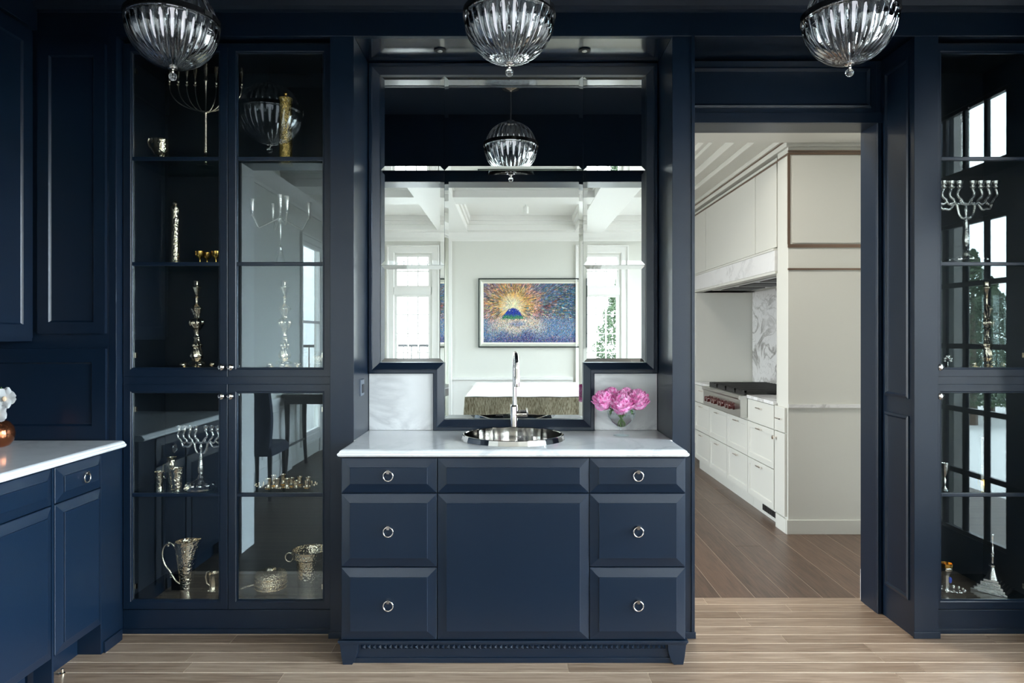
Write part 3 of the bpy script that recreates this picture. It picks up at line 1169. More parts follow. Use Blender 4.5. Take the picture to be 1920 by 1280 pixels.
def glass_door(par, x0, x1, z0, z1, bars, knob_side, hinge_side, st=0.0435):
    d = MB()
    d.rings(rect(x0 + 0.0015, x1 - 0.0015, z0, z1),
            [(0, 0), (0, 0.0185), (0.0015, 0.02), (st - 0.010, 0.02), (st - 0.006, 0.017), (st - 0.003, 0.017), (st, 0.012), (st, 0)],
            lambda u, v, h: (u, YD + 0.02 - h, v), back=False, cap=False)
    door = d.build('door', NAVY, par)
    for b in bars:
        m_ = MB().box(x0 + st - 0.003, x1 - st + 0.003, YD + 0.003, YD + 0.018, b - 0.009, b + 0.009)
        m_.build('muntin', NAVY, door, bevel=0.003)
    zz = [z0 + st] + list(bars) + [z1 - st]
    for i in range(len(zz) - 1):
        MB().box(x0 + st - 0.004, x1 - st + 0.004, YD + 0.0105, YD + 0.0135, zz[i] + (0.009 if i else -0.004), zz[i + 1] - (0.009 if i < len(zz) - 2 else -0.004)).build('glass_pane', PANE, door)
    if hinge_side < 0:
        MB().box(x0 + st - 0.001, x0 + st + 0.0035, YD + 0.0075, YD + 0.0105, z0 + st, z1 - st).build('glazing_bead', STEEL, door)
    kx = x0 + 0.021 if knob_side < 0 else x1 - 0.021
    kz = z0 + 0.045 if z0 > 1 else z1 - 0.055
    knob(MB(), kx, kz).build('knob', NICKEL, door, smooth=True)
    hx = x0 + st + 0.004 if hinge_side < 0 else x1 - st - 0.004
    for hz in (z0 + 0.10, z1 - 0.12):
        MB().box(hx - 0.004, hx + 0.006, YD + 0.016, YD + 0.03, hz - 0.012, hz + 0.012).build('hinge', SILVER, door)
    return door


ZU0, ZU1, ZL0, ZL1 = 1.203, 2.763, 0.113, 1.168
S1, S2, S3 = 2.226, 1.732, 0.648


def display_cabinet(label, x0, x1, leaves):
    r = thing('display_cabinet', label, 'cabinet', ((x0 + x1) / 2, YD + 0.17, 0), local=False)
    c = MB()
    yb = YD + 0.36
    c.box(x0, x0 + 0.018, YD + 0.022, yb, 0.1, ZU1)
    c.box(x1 - 0.018, x1, YD + 0.022, yb, 0.1, ZU1)
    c.build('side_panels', NAVY_IN, r)
    MB().box(x0, x1, yb, yb + 0.008, 0.1, ZU1).build('back_panel', NAVY_IN, r)
    MB().box(x0, x1, YD + 0.022, yb, ZU1 - 0.005, ZU1 + 0.013).build('top_panel', NAVY_IN, r)
    MB().box(x0, x1, YD + 0.022, yb, 0.11, 0.155).build('bottom_panel', simple('cabinet_floor_glossy' + str(int(x0 * 10)), (0.006, 0.009, 0.012), 0.12), r)
    MB().box(x0, x1, YD + 0.022, yb, 1.17, 1.238).build('middle_panel', simple('cabinet_mid_glossy' + str(int(x0 * 10)), (0.006, 0.009, 0.012), 0.12), r)
    MB().box(x0, x1, YD + 0.004, YD + 0.022, 1.168, 1.203).build('rail', NAVY, r)
    for z_ in (S1, S2, S3):
        MB().box(x0 + 0.02, x1 - 0.02, YD + 0.05, yb - 0.005, z_ - 0.004, z_ + 0.006).build('glass_shelf', SHELFG, r)
    pl = MB().box(x0, x1, YD + 0.004, YD + 0.022, 0, 0.109)
    pl.box(x0, x1, YD - 0.004, YD + 0.004, 0, 0.022)
    pl.build('plinth', NAVY, r, bevel=0.001)
    for (a, b, ks, hs) in leaves:
        glass_door(r, a, b, ZU0, ZU1, [S2, S1], ks, hs)
        glass_door(r, a, b, ZL0, ZL1, [S3], ks, hs)
    return r


display_cabinet('navy double-door glass display cabinet left of the mirror', -1.83, -0.845, [(-1.83, -1.3375, 1, -1), (-1.3375, -0.85, -1, 1)])
display_cabinet('navy glass display cabinet right of the kitchen doorway', 1.965, 2.465, [(1.967, 2.46, -1, 1)])

# ------------------------------------------------------------------ silverware builders (local origin at the base)
def cup(par, name, r0, r1, h, mat, gilt=None, lip=0.0, foot=0.0, seg=28, pinch=0):
    prof = [(r0 + foot, 0), (r0 + foot, 0.004), (r0, 0.010)]
    for i in range(1, 7):
        t_ = i / 6
        prof.append((r0 + (r1 - r0) * t_ - pinch * math.sin(t_ * PI), 0.010 + (h - 0.014) * t_))
    prof += [(r1 + lip, h), (r1 + lip - 0.002, h), (r1 - 0.002, h - 0.006), (r0 - 0.002, 0.014)]
    return MB().lathe(prof, segs=seg).build(name, mat, par, smooth=True)


def pt3(x_, z_, y_=0.0):
    return (x_, y_, z_)


def bez(p0, p1, p2, p3, n_=10):
    out = []
    for i in range(n_ + 1):
        t_ = i / n_
        out.append(tuple((1 - t_) ** 3 * p0[k] + 3 * (1 - t_) ** 2 * t_ * p1[k] + 3 * (1 - t_) * t_ * t_ * p2[k] + t_ ** 3 * p3[k] for k in range(3)))
    return out


def candlestick(par):
    u = 1 / 387.0
    body = [(1110, 7), (1090, 9.5), (1050, 10.5), (1000, 9), (960, 7), (940, 9), (915, 9.5), (900, 7), (850, 4.5), (830, 5.6), (800, 3.6), (740, 5), (700, 9), (650, 12.4),
            (620, 12), (590, 9), (575, 5), (540, 5.6), (480, 9), (465, 10.3), (455, 10), (420, 6), (400, 2.6), (330, 2.2)]
    k_ = 1 / 6.74
    zt = lambda yy: (1213 - yy) * k_ * u
    MB().lathe(curve_prof([(30 * u, 0), (29 * u, 0.004), (25 * u, 0.010), (16 * u, 0.018), (13 * u, zt(1130)), (8 * u, zt(1112))]), segs=50, lobes=5, amp=0.13).build('base', SILVER, par, smooth=True)
    MB().lathe(curve_prof([(r * u, zt(yy)) for (yy, r) in body], 4), segs=36, lobes=6, amp=0.13, twist=9).build('stem', SILVER, par, smooth=True)
    MB().lathe([(3 * u, zt(330)), (13 * u, zt(322)), (14 * u, zt(318)), (3 * u, zt(316))], segs=24, lobes=8, amp=0.08).build('drip_pan', SILVER, par, smooth=True)
    MB().lathe(curve_prof([(2.2 * u, zt(318)), (5 * u, zt(250)), (8.6 * u, zt(200)), (8.8 * u, zt(182)), (5.5 * u, zt(172)), (5.6 * u, zt(120)), (6.4 * u, zt(113)), (4.6 * u, zt(114)), (4.2 * u, zt(150))]), segs=30, lobes=6, amp=0.05).build('candle_socket', SILVER, par, smooth=True)
    for a in range(5):
        th = a * 2 * PI / 5 + 0.3
        MB().ball((27 * u * math.cos(th), 27 * u * math.sin(th), 0.018), 0.015, 10, 0.8).build('foot', SILVER, par, smooth=True)
    for a in range(4):
        th = a * PI / 2 + 0.5
        MB().ball((10.5 * u * math.cos(th), 10.5 * u * math.sin(th), zt(640)), 0.009, 8, 1.9).build('leaf_boss', SILVER, par, smooth=True)


def branch_cup(mb, x_, y_, z_, r, h):
    mb.lathe(curve_prof([(r * 0.5, 0), (r * 0.9, h * 0.15), (r, h * 0.3), (r * 0.6, h * 0.42), (r * 0.95, h * 0.6), (r * 1.05, h * 0.8), (r * 1.15, h), (r * 0.8, h), (r * 0.7, h * 0.8)], 2), (x_, y_, z_), 16)


def scroll_menorah(par, s, mat):
    """eight scrolled branches rising from a shaft on a domed base; s = overall height"""
    u = s / 0.315
    U = 1 / 387.0 * u
    zz = lambda py: (922 - py) * U
    MB().lathe([(30 * U, 0), (31 * U, 3 * U), (29 * U, 6 * U), (22 * U, 12 * U), (13 * U, 16 * U), (8 * U, 19 * U), (6 * U, 24 * U)], segs=60, lobes=10, amp=0.03).build('base', mat, par, smooth=True)
    for a in range(10):
        th = a * PI / 5
        MB().ball((23 * U * math.cos(th), 23 * U * math.sin(th), 8 * U), 6.5 * U, 12, 0.75).build('base_lobe', mat, par, smooth=True)
    MB().lathe([(7 * U, 22 * U), (3.5 * U, 28 * U), (6 * U, 32 * U), (6.2 * U, 40 * U), (4.6 * U, 52 * U), (3.6 * U, 58 * U), (4.4 * U, 61 * U), (2.4 * U, 68 * U), (2.2 * U, 76 * U), (3.4 * U, 80 * U), (1.0 * U, 88 * U)], segs=16).build('shaft', mat, par, smooth=True)
    t1 = 2.2 * U

    def wavy(x0, z0, x1, z1, x2, z2):
        pts = bez((x0, 0, z0), (x0 * 0.98, 0, z0 - (z0 - z1) * 0.8), (x1, 0, z1 - 2 * U), (x2, 0, z2), 12)
        return [(p_[0] + 1.2 * U * math.sin(i * 1.6), 0, p_[2] + 0.8 * U * math.cos(i * 1.9)) for i, p_ in enumerate(pts)]
    for sg in (-1, 1):
        MB().tube(curve_path([(sg * q[0] * U, 0, zz(q[1])) for q in ((0, 853), (6, 853), (10, 848), (12, 840), (13, 835), (17, 832))]), t1 * 1.15, 8).build('lower_arm', mat, par, smooth=True)
        for (xc, xj) in ((-43, -32), (-32, -26), (-21, -17), (-9.5, -8)):
            pts = [(xc, 812), (xc - 2.2, 818), (xc - 1.2, 823), (xc + 3, 827), (xc + 5.5, 832), (xc + 10, 833.5), (xc + 14, 831)]
            MB().tube(curve_path([(-sg * q[0] * U, 0, zz(q[1])) for q in pts]), t1, 10).build('arm', mat, par, smooth=True)
            c = MB()
            branch_cup(c, -sg * xc * U, 0, zz(812), 4.6 * U, 11.5 * U)
            c.build('candle_cup', mat, par, smooth=True)
        MB().tube(curve_path([(sg * q[0] * U, 0, zz(q[1])) for q in ((17, 833), (23, 841), (30, 840.5), (35, 840), (37, 834))]), t1, 10).build('arm', mat, par, smooth=True)
        MB().ball((sg * 8 * U, 0, zz(828)), 2.4 * U, 8).build('scroll_boss', mat, par, smooth=True)
    MB().tube([(-12 * U, 0, zz(832)), (0, 0, zz(834)), (12 * U, 0, zz(832))], t1, 8).build('crossbar', mat, par, smooth=True)


def item(name, label, cat, px, D, zb, rot=0, group=None):
    return thing(name, label, cat, (X(px, D), D, zb), rot, group)


ZS1, ZS2, ZSM, ZS3, ZSB = S1 + 0.0065, S2 + 0.0065, 1.2385, S3 + 0.0065, 0.1555

# --- left cabinet, upper left
t = item('menorah', 'tall silver menorah with thin curved branches on the top shelf', 'menorah', 386, 3.45, ZS1, rot=0.12)
U = 1 / 377.0
MB().lathe([(0.045, 0), (0.044, 0.004), (0.02, 0.012), (0.008, 0.02), (0.010, 0.03), (0.006, 0.04)], segs=28).build('base', SILVER, t, smooth=True)
MB().lathe([(0.006, 0.035), (0.014, 0.05), (0.006, 0.062), (0.0075, 0.075), (0.0075, 0.26), (0.010, 0.27), (0.005, 0.28), (0.005, 0.42), (0.011, 0.43), (0.006, 0.45), (0.010, 0.47), (0.014, 0.512), (0.010, 0.512)], segs=18).build('shaft', SILVER, t, smooth=True)
for k_, rr_ in enumerate((0.050, 0.090, 0.130, 0.172)):
    for sg in (-1, 1):
        path = bez((0, 0, 0.265 + 0.004 * k_), (sg * rr_ * 0.6, 0, 0.28), (sg * rr_, 0, 0.33), (sg * rr_, 0, 0.40), 12)
        MB().tube(path, 0.0032, 8).build('arm', SILVER, t, smooth=True)
        MB().lathe([(0.003, 0.398), (0.009, 0.405), (0.004, 0.412), (0.007, 0.42), (0.003, 0.428), (0.004, 0.44), (0.009, 0.475), (0.011, 0.50), (0.008, 0.50)], (sg * rr_, 0, 0), 14).build('candle_cup', SILVER, t, smooth=True)

t = item('washing_cup', 'small gilded silver cup with a swan-neck handle on a saucer', 'cup', 303, 3.42, ZS1)
MB().lathe([(0.03, 0), (0.058, 0.006), (0.060, 0.008), (0.03, 0.004)], segs=30).build('saucer', SILVER, t, smooth=True)
MB().lathe([(0.022, 0.006), (0.022, 0.026), (0.014, 0.032), (0.014, 0.040), (0.022, 0.046), (0.028, 0.06), (0.028, 0.10), (0.031, 0.106), (0.028, 0.106), (0.024, 0.06)], segs=28).build('bowl', HAMMER, t, smooth=True)
MB().tube([(-0.026, 0, 0.052), (-0.034, 0, 0.062), (-0.048, 0, 0.078), (-0.055, 0, 0.098), (-0.050, 0, 0.113), (-0.038, 0, 0.110), (-0.034, 0, 0.100), (-0.042, 0, 0.096)], [0.006, 0.006, 0.0055, 0.0055, 0.006, 0.007, 0.006, 0.004], 8).build('handle', SILVER, t, smooth=True)

t.scale = (1.2, 1.2, 1.2)
t = item('scroll_case', 'slim silver scroll case with twisted relief on the middle shelf', 'scroll case', 329, 3.40, ZS2)
MB().lathe([(0.021, 0.0), (0.021, 0.016), (0.018, 0.018)] + [(0.0185 + 0.0012 * (i % 2), 0.02 + i * 0.0125) for i in range(20)] + [(0.021, 0.272), (0.023, 0.278), (0.021, 0.285)], segs=30, lobes=4, amp=0.05, twist=30).build('tube', HAMMER, t, smooth=True)
MB().lathe([(0.02, 0.285), (0.016, 0.292), (0.009, 0.296), (0.013, 0.304), (0.009, 0.312), (0.002, 0.316)], segs=20).build('finial', SILVER, t, smooth=True)

gob = None
for (px, D, lb) in ((375, 3.40, 'small gilt goblet, leftmost of the three on the middle shelf'), (388, 3.46, 'small gilt goblet, middle and rear of the three on the middle shelf'),
                    (405, 3.40, 'small gilt goblet, rightmost of the three beside the door stile')):
    if gob is None:
        gob = item('goblet', lb, 'goblet', px, D, ZS2, group='three gilt goblets')
        MB().lathe([(0.017, 0), (0.016, 0.003), (0.005, 0.010), (0.0035, 0.03), (0.005, 0.034), (0.016, 0.042), (0.0215, 0.052), (0.0225, 0.070), (0.0205, 0.070), (0.018, 0.052)], segs=24).build('bowl', GILT, gob, smooth=True)
        MB().lathe([(0.0185, 0), (0.0185, 0.002), (0.006, 0.006)], segs=20).build('foot', GILT, gob, smooth=True)
    else:
        copy_tree(gob, loc=(X(px, D), D, ZS2), label=lb)

cs1 = item('candlestick', 'ornate silver candlestick in the upper left door bay', 'candlestick', 369, 3.37, ZSM, group='baroque candlesticks')
candlestick(cs1)
copy_tree(cs1, loc=(X(534, 3.37), 3.37, ZSM), rotz=0.8, label='ornate silver candlestick below the five-armed candelabrum')
copy_tree(cs1, loc=(X(1850, 3.42), 3.42, ZSM), rotz=0.4, label='ornate silver candlestick in the right-hand cabinet')

t = item('filigree_case', 'tall gold filigree cylinder case with ball finial on top shelf', 'scroll case', 536, 3.42, ZS1)
MB().lathe([(0.034, 0), (0.034, 0.012), (0.031, 0.014), (0.031, 0.10), (0.0325, 0.103), (0.031, 0.106), (0.031, 0.32), (0.034, 0.324), (0.034, 0.332), (0.012, 0.336)], segs=36).build('cylinder', GOLD, t, smooth=True)
MB().lathe([(0.006, 0.334), (0.004, 0.342), (0.010, 0.350), (0.010, 0.356), (0.003, 0.364)], segs=16).build('finial', GILT, t, smooth=True)

t = item('candelabrum', 'slender five-armed silver candelabrum on the middle shelf, right door', 'candelabrum', 526, 3.42, ZS2)
MB().lathe([(0.040, 0), (0.039, 0.003), (0.030, 0.012), (0.018, 0.05), (0.012, 0.075), (0.009, 0.09), (0.011, 0.094), (0.008, 0.10)], segs=32).build('base', COOLSIL, t, smooth=True)
MB().lathe([(0.007, 0.098), (0.010, 0.104), (0.005, 0.112), (0.006, 0.17), (0.008, 0.20), (0.006, 0.21), (0.018, 0.222), (0.019, 0.232), (0.010, 0.243), (0.006, 0.25), (0.009, 0.268), (0.007, 0.275), (0.015, 0.348), (0.017, 0.352), (0.013, 0.352)], segs=20).build('stem', COOLSIL, t, smooth=True)
for (ang, rr_) in ((200, 0.130), (128, 0.105), (-58, 0.130), (22, 0.135)):
    ca, sa = math.cos(math.radians(ang)), math.sin(math.radians(ang))
    MB().tube([(ca * 0.012, sa * 0.012, 0.232), (ca * rr_ * 0.75, sa * rr_ * 0.75, 0.185), (ca * rr_ * 0.80, sa * rr_ * 0.80, 0.19), (ca * rr_, sa * rr_, 0.245)], 0.0042, 8).build('arm', COOLSIL, t, smooth=True)
    MB().lathe([(0.004, 0.238), (0.008, 0.246), (0.006, 0.252), (0.014, 0.318), (0.017, 0.322), (0.012, 0.322)], (ca * rr_, sa * rr_, 0), 16).build('candle_cup', COOLSIL, t, smooth=True)

t = item('covered_bowl', 'woven silver bowl at the right end of the upper cabinet', 'bowl', 604, 3.40, ZSM)
MB().lathe([(0.030, 0), (0.045, 0.012), (0.055, 0.035), (0.052, 0.055), (0.040, 0.060)], segs=30).build('bowl', WICKER, t, smooth=True)
MB().lathe([(0.050, 0.058), (0.040, 0.070), (0.02, 0.082), (0.006, 0.088)], segs=30).build('lid', WICKER, t, smooth=True)

# --- left cabinet, lower bays
t = item('menorah', 'silver menorah with scrolled branches in the lower left door bay', 'menorah', 377, 3.365, ZS3)
scroll_menorah(t, 0.305, COOLSIL)
t = item('kiddush_cup', 'small engraved silver cup with flared foot, front left on lower shelf', 'cup', 299, 3.34, ZS3)
MB().lathe([(0.018, 0), (0.0185, 0.003), (0.0175, 0.016), (0.013, 0.020), (0.015, 0.03), (0.019, 0.07), (0.022, 0.082), (0.0245, 0.087), (0.021, 0.087), (0.015, 0.03)], segs=28).build('bowl', HAMMER, t, smooth=True)
MB().lathe([(0.0195, 0), (0.0195, 0.004), (0.016, 0.006)], segs=24).build('foot', SILVER, t, smooth=True)
t = item('tumbler', 'hammered silver tumbler in front on the lower shelf', 'cup', 331, 3.33, ZS3)
MB().lathe([(0.022, 0.006), (0.024, 0.02), (0.027, 0.06), (0.0300, 0.098), (0.033, 0.104), (0.029, 0.104), (0.022, 0.02)], segs=30).build('bowl', HAMMER, t, smooth=True)
MB().lathe([(0.025, 0), (0.025, 0.006), (0.021, 0.009)], segs=28).build('foot', SILVER, t, smooth=True)
t = item('handled_cup', 'engraved silver cup with side handle behind the hammered tumbler', 'cup', 322, 3.47, ZS3)
MB().lathe([(0.020, 0.0), (0.026, 0.03), (0.026, 0.09), (0.028, 0.10), (0.022, 0.112), (0.022, 0.128), (0.027, 0.134), (0.022, 0.134), (0.02, 0.10)], segs=28).build('bowl', HAMMER, t, smooth=True)
MB().tube([(-0.024, 0, 0.10), (-0.042, 0, 0.095), (-0.046, 0, 0.06), (-0.038, 0, 0.03), (-0.024, 0, 0.025)], 0.0035).build('handle', SILVER, t, smooth=True)
MB().ball((0, 0, 0.134), 0.004).build('rim_bead', SILVER, t, smooth=True)

t = item('pitcher', 'tall hammered silver pitcher with a branch-shaped handle', 'pitcher', 350, 3.40, ZSB)
vs_, fs_ = [], []
pr = [(0.030, 0), (0.031, 0.004), (0.030, 0.03), (0.036, 0.08), (0.044, 0.14), (0.050, 0.19), (0.053, 0.215), (0.056, 0.235), (0.052, 0.234), (0.048, 0.19), (0.030, 0.05)]
SG = 40
for (r, z_) in pr:
    for s in range(SG):
        a = 2 * PI * s / SG
        sp_ = max(0, math.cos(a)) ** 6 * max(0, (z_ - 0.16) / 0.075)
        vs_.append(((r + 0.022 * sp_) * math.cos(a), r * math.sin(a), z_ + 0.012 * sp_))
for i in range(len(pr) - 1):
    for s in range(SG):
        fs_.append((i * SG + s, i * SG + (s + 1) % SG, (i + 1) * SG + (s + 1) % SG, (i + 1) * SG + s))
fs_.append(tuple(range(SG))[::-1])
fs_.append(tuple((len(pr) - 1) * SG + s for s in range(SG)))
MB().add(vs_, fs_).build('body', HAMMER, t, smooth=True)
hp = [(-0.044, 0, 0.19), (-0.056, 0, 0.20), (-0.066, 0, 0.215), (-0.082, 0, 0.224), (-0.104, 0, 0.214), (-0.118, 0, 0.185), (-0.118, 0, 0.15), (-0.105, 0, 0.115), (-0.085, 0, 0.09), (-0.068, 0, 0.06), (-0.050, 0, 0.035), (-0.028, 0, 0.022)]
MB().tube(curve_path(hp, 3), 0.0058, 10).build('handle', SILVER, t, smooth=True)
for (q, r_) in (((-0.086, 0, 0.226), 0.011), ((-0.072, -0.005, 0.070), 0.010), ((-0.078, 0.004, 0.055), 0.008), ((-0.052, -0.004, 0.206), 0.008), ((-0.09, 0, 0.21), 0.008)):
    MB().ball(q, r_, 10, 0.7).build('handle_leaf', SILVER, t, smooth=True)

t = item('small_cup', 'small ornate silver cup with curled handle beside the tall pitcher', 'cup', 401, 3.36, ZSB)
MB().lathe([(0.020, 0), (0.026, 0.008), (0.02, 0.018), (0.018, 0.03), (0.019, 0.075), (0.026, 0.09), (0.023, 0.092), (0.016, 0.07)], segs=28, lobes=7, amp=0.06).build('bowl', SILVER, t, smooth=True)
MB().tube([(-0.018, 0, 0.03), (-0.034, 0, 0.04), (-0.040, 0, 0.07), (-0.034, 0, 0.095), (-0.020, 0, 0.098)], 0.004).build('handle', SILVER, t, smooth=True)
for a in range(4):
    MB().ball((0.024 * math.cos(a * PI / 2 + 0.6), 0.024 * math.sin(a * PI / 2 + 0.6), 0.008), 0.007, 8).build('foot', SILVER, t, smooth=True)

t = item('tray', 'oval silver tray with pierced rim in the lower right door bay', 'tray', 537, 3.38, ZS3)
tv = MB()
tv.lathe([(0.10, 0.0), (0.11, 0.003), (0.135, 0.010), (0.152, 0.016), (0.148, 0.017), (0.11, 0.006)], segs=60, lobes=20, amp=0.012)
o = tv.build('dish', SILVER, t, smooth=True)
for a in range(24):
    th = a * 2 * PI / 24
    MB().ball((0.148 * math.cos(th), 0.148 * math.sin(th), 0.018), 0.005, 8).build('rim_bead', SILVER, t, smooth=True)
t.scale = (1, 0.62, 1)
cups = [(503, 3.325), (513, 3.405), (519, 3.325), (531, 3.43), (538, 3.325), (547, 3.40), (556, 3.335), (562, 3.43), (576, 3.345), (578, 3.42)]
cwords = ['leftmost in the front row', 'leftmost in the back row', 'second in the front row', 'second in the back row', 'middle of the front row', 'third in the back row', 'fourth in the front row', 'fourth in the back row', 'rightmost in the front row', 'rightmost in the back row']
c0 = None
for (px, D), wd in zip(cups, cwords):
    lb = 'tiny silver cup on the oval tray, ' + wd
    tall = px < 545
    zt_ = ZS3 + 0.0055
    if c0 is None:
        c0 = item('tray_cup', lb, 'cup', px, D, zt_, group='tiny cups on the oval tray')
        MB().lathe([(0.014, 0), (0.016, 0.004), (0.012, 0.010), (0.0095, 0.016), (0.0105, 0.03), (0.012, 0.044), (0.0145, 0.050), (0.0125, 0.050), (0.009, 0.03)], segs=20).build('bowl', SILVER, c0, smooth=True)
        MB().lathe([(0.017, 0), (0.017, 0.003), (0.014, 0.004)], segs=18).build('foot', GILT, c0, smooth=True)
    else:
        c = copy_tree(c0, loc=(X(px, D), D, zt_), label=lb)
        if not tall:
            c.scale = (1, 1, 0.78)

t = item('lidded_jar', 'round woven silver jar with domed lid and side handle', 'jar', 508, 3.37, ZSB)
MB().lathe([(0.062, 0), (0.066, 0.004), (0.072, 0.02), (0.075, 0.045), (0.073, 0.066), (0.070, 0.070)], segs=40).build('bowl', WICKER, t, smooth=True)
MB().lathe([(0.074, 0.070), (0.076, 0.076), (0.068, 0.092), (0.045, 0.102), (0.020, 0.106)], segs=40).build('lid', WICKER, t, smooth=True)
MB().lathe([(0.024, 0.103), (0.022, 0.112), (0.012, 0.120), (0.003, 0.124)], segs=20, lobes=6, amp=0.12).build('lid_knob', SILVER, t, smooth=True)
MB().tube([(-0.07, -0.01, 0.035), (-0.10, -0.02, 0.03), (-0.155, -0.03, 0.014)], [0.004, 0.005, 0.008]).build('handle', WICKER, t, smooth=True)
for k_ in range(3):
    MB().lathe([(0.0765 - 0.002 * abs(k_ - 1), 0.018 + 0.02 * k_), (0.0785 - 0.002 * abs(k_ - 1), 0.020 + 0.02 * k_), (0.0765 - 0.002 * abs(k_ - 1), 0.022 + 0.02 * k_)], segs=40).build('woven_band', WICKER, t, smooth=True)

t = item('ice_bucket', 'hammered silver bucket with ring handles at the cabinet right end', 'bucket', 582, 3.46, ZSB)
MB().lathe([(0.060, 0), (0.062, 0.004), (0.064, 0.05), (0.068, 0.10), (0.070, 0.130), (0.088, 0.140), (0.090, 0.175), (0.086, 0.175), (0.084, 0.145), (0.062, 0.12), (0.055, 0.02)], segs=44).build('body', HAMMER, t, smooth=True)
for sg in (-1, 1):
    cx_ = sg * 0.105
    MB().tube([(cx_ + 0.020 * math.cos(a * PI / 8), 0, 0.135 + 0.022 * math.sin(a * PI / 8)) for a in range(16)], 0.0035, 8, closed=True).build('ring_handle', SILVER, t, smooth=True)
    MB().ball((sg * 0.090, 0, 0.152), 0.008, 8).build('handle_boss', SILVER, t, smooth=True)

# --- right cabinet
t = item('menorah', 'large silver menorah with scrolled arms in the right-hand cabinet', 'menorah', 1811, 3.42, ZS2)
scroll_menorah(t, 0.42, COOLSIL)
tw = None
for (px, D, lb) in ((1816, 3.40, 'slim twisted silver scroll case, nearer one on the right cabinet top shelf'), (1802, 3.50, 'slim twisted silver scroll case, rear one on the right cabinet top shelf')):
    if tw is None:
        tw = item('twisted_case', lb, 'scroll case', px, D, ZS1, group='twisted scroll cases')
        MB().lathe([(0.014, 0), (0.014, 0.01), (0.010, 0.014)] + [(0.0085 + 0.0018 * (i % 2), 0.016 + i * 0.012) for i in range(18)] + [(0.011, 0.235), (0.006, 0.24)], segs=24, lobes=4, amp=0.1, twist=60).build('tube', COOLSIL, tw, smooth=True)
        MB().lathe([(0.006, 0.24), (0.010, 0.248), (0.004, 0.255), (0.008, 0.265), (0.003, 0.275), (0.005, 0.28), (0.001, 0.288)], segs=16).build('finial', COOLSIL, tw, smooth=True)
    else:
        copy_tree(tw, loc=(X(px, D), D, ZS1), label=lb)
t = item('silver_flower', 'small silver flower ornament beside the knob in the right cabinet', 'ornament', 1777, 3.36, ZSM)
MB().lathe([(0.012, 0), (0.013, 0.003), (0.003, 0.01), (0.003, 0.03)], segs=16).build('base', COOLSIL, t, smooth=True)
for k_ in range(8):
    th = k_ * PI / 4
    MB().ball((0.016 * math.cos(th), 0.010 * math.sin(th), 0.045 + 0.012 * math.sin(th * 2)), 0.010, 8, 0.7).build('petal', COOLSIL, t, smooth=True)
MB().ball((0, 0, 0.055), 0.012, 10).build('bud', COOLSIL, t, smooth=True)
t = item('kiddush_cup', 'slender silver cup by the left edge of the right cabinet', 'cup', 1771, 3.34, ZS3)
MB().lathe([(0.016, 0), (0.016, 0.004), (0.005, 0.02), (0.009, 0.05), (0.004, 0.058), (0.012, 0.07), (0.018, 0.10), (0.020, 0.128), (0.017, 0.128), (0.010, 0.075)], segs=24).build('bowl', COOLSIL, t, smooth=True)
MB().lathe([(0.020, 0), (0.020, 0.003), (0.012, 0.006)], segs=24).build('foot', COOLSIL, t, smooth=True)
t = item('amber_case', 'slim cylinder case with amber base on the right cabinet lower shelf', 'scroll case', 1841, 3.42, ZS3)
MB().lathe([(0.018, 0), (0.018, 0.03), (0.015, 0.035)], segs=24).build('amber_base', GILT, t, smooth=True)
MB().lathe([(0.013, 0.034), (0.013, 0.22), (0.016, 0.225), (0.016, 0.24), (0.004, 0.25)], segs=24).build('tube', COOLSIL, t, smooth=True)
t = item('saucer', 'frilled silver saucer on the floor of the right cabinet', 'saucer', 1785, 3.36, ZSB)
MB().lathe([(0.030, 0), (0.045, 0.004), (0.058, 0.014), (0.056, 0.016), (0.04, 0.007)], segs=60, lobes=14, amp=0.05).build('dish', COOLSIL, t, smooth=True)
for a in range(14):
    th = a * 2 * PI / 14
    MB().ball((0.052 * math.cos(th), 0.052 * math.sin(th), 0.014), 0.007, 8).build('rim_shell', COOLSIL, t, smooth=True)
t = item('kiddush_goblet', 'silver goblet with gilt inside and blue stones on a saucer', 'goblet', 1774, 3.35, ZSB + 0.0075)
MB().lathe([(0.024, 0), (0.022, 0.004), (0.014, 0.012), (0.013, 0.07), (0.018, 0.09), (0.026, 0.10), (0.028, 0.112), (0.027, 0.115)], segs=24, lobes=6, amp=0.06).build('bowl', COOLSIL, t, smooth=True)
MB().lathe([(0.020, 0.106), (0.0275, 0.118), (0.0285, 0.134), (0.026, 0.134), (0.024, 0.118)], segs=24).build('gilt_rim', GILT, t, smooth=True)
MB().ball((0.014, -0.010, 0.055), 0.007, 10, 2.2).build('blue_stone', BLUEGEM, t, smooth=True)
t = item('candlestick', 'plain silver candlestick with a stepped square base, right cabinet floor', 'candlestick', 1861, 3.38, ZSB, rot=0.75)
sq = MB()
for (hw, z0_, z1_) in ((0.075, 0, 0.012), (0.064, 0.012, 0.022), (0.054, 0.022, 0.032), (0.042, 0.032, 0.046), (0.032, 0.046, 0.056)):
    sq.box(-hw, hw, -hw, hw, z0_, z1_)
sq.build('stepped_base', COOLSIL, t, bevel=0.002)
MB().lathe([(0.030, 0.056), (0.026, 0.066), (0.014, 0.10), (0.010, 0.112), (0.017, 0.118), (0.017, 0.124), (0.008, 0.132), (0.007, 0.16), (0.009, 0.165), (0.006, 0.17), (0.013, 0.176), (0.013, 0.181), (0.007, 0.188), (0.005, 0.22), (0.007, 0.26), (0.010, 0.27), (0.008, 0.275)], segs=24).build('stem', COOLSIL, t, smooth=True)
t = item('amber_pendant', 'small gilt ornament behind the right cabinet menorah', 'ornament', 1886, 3.50, ZS2)
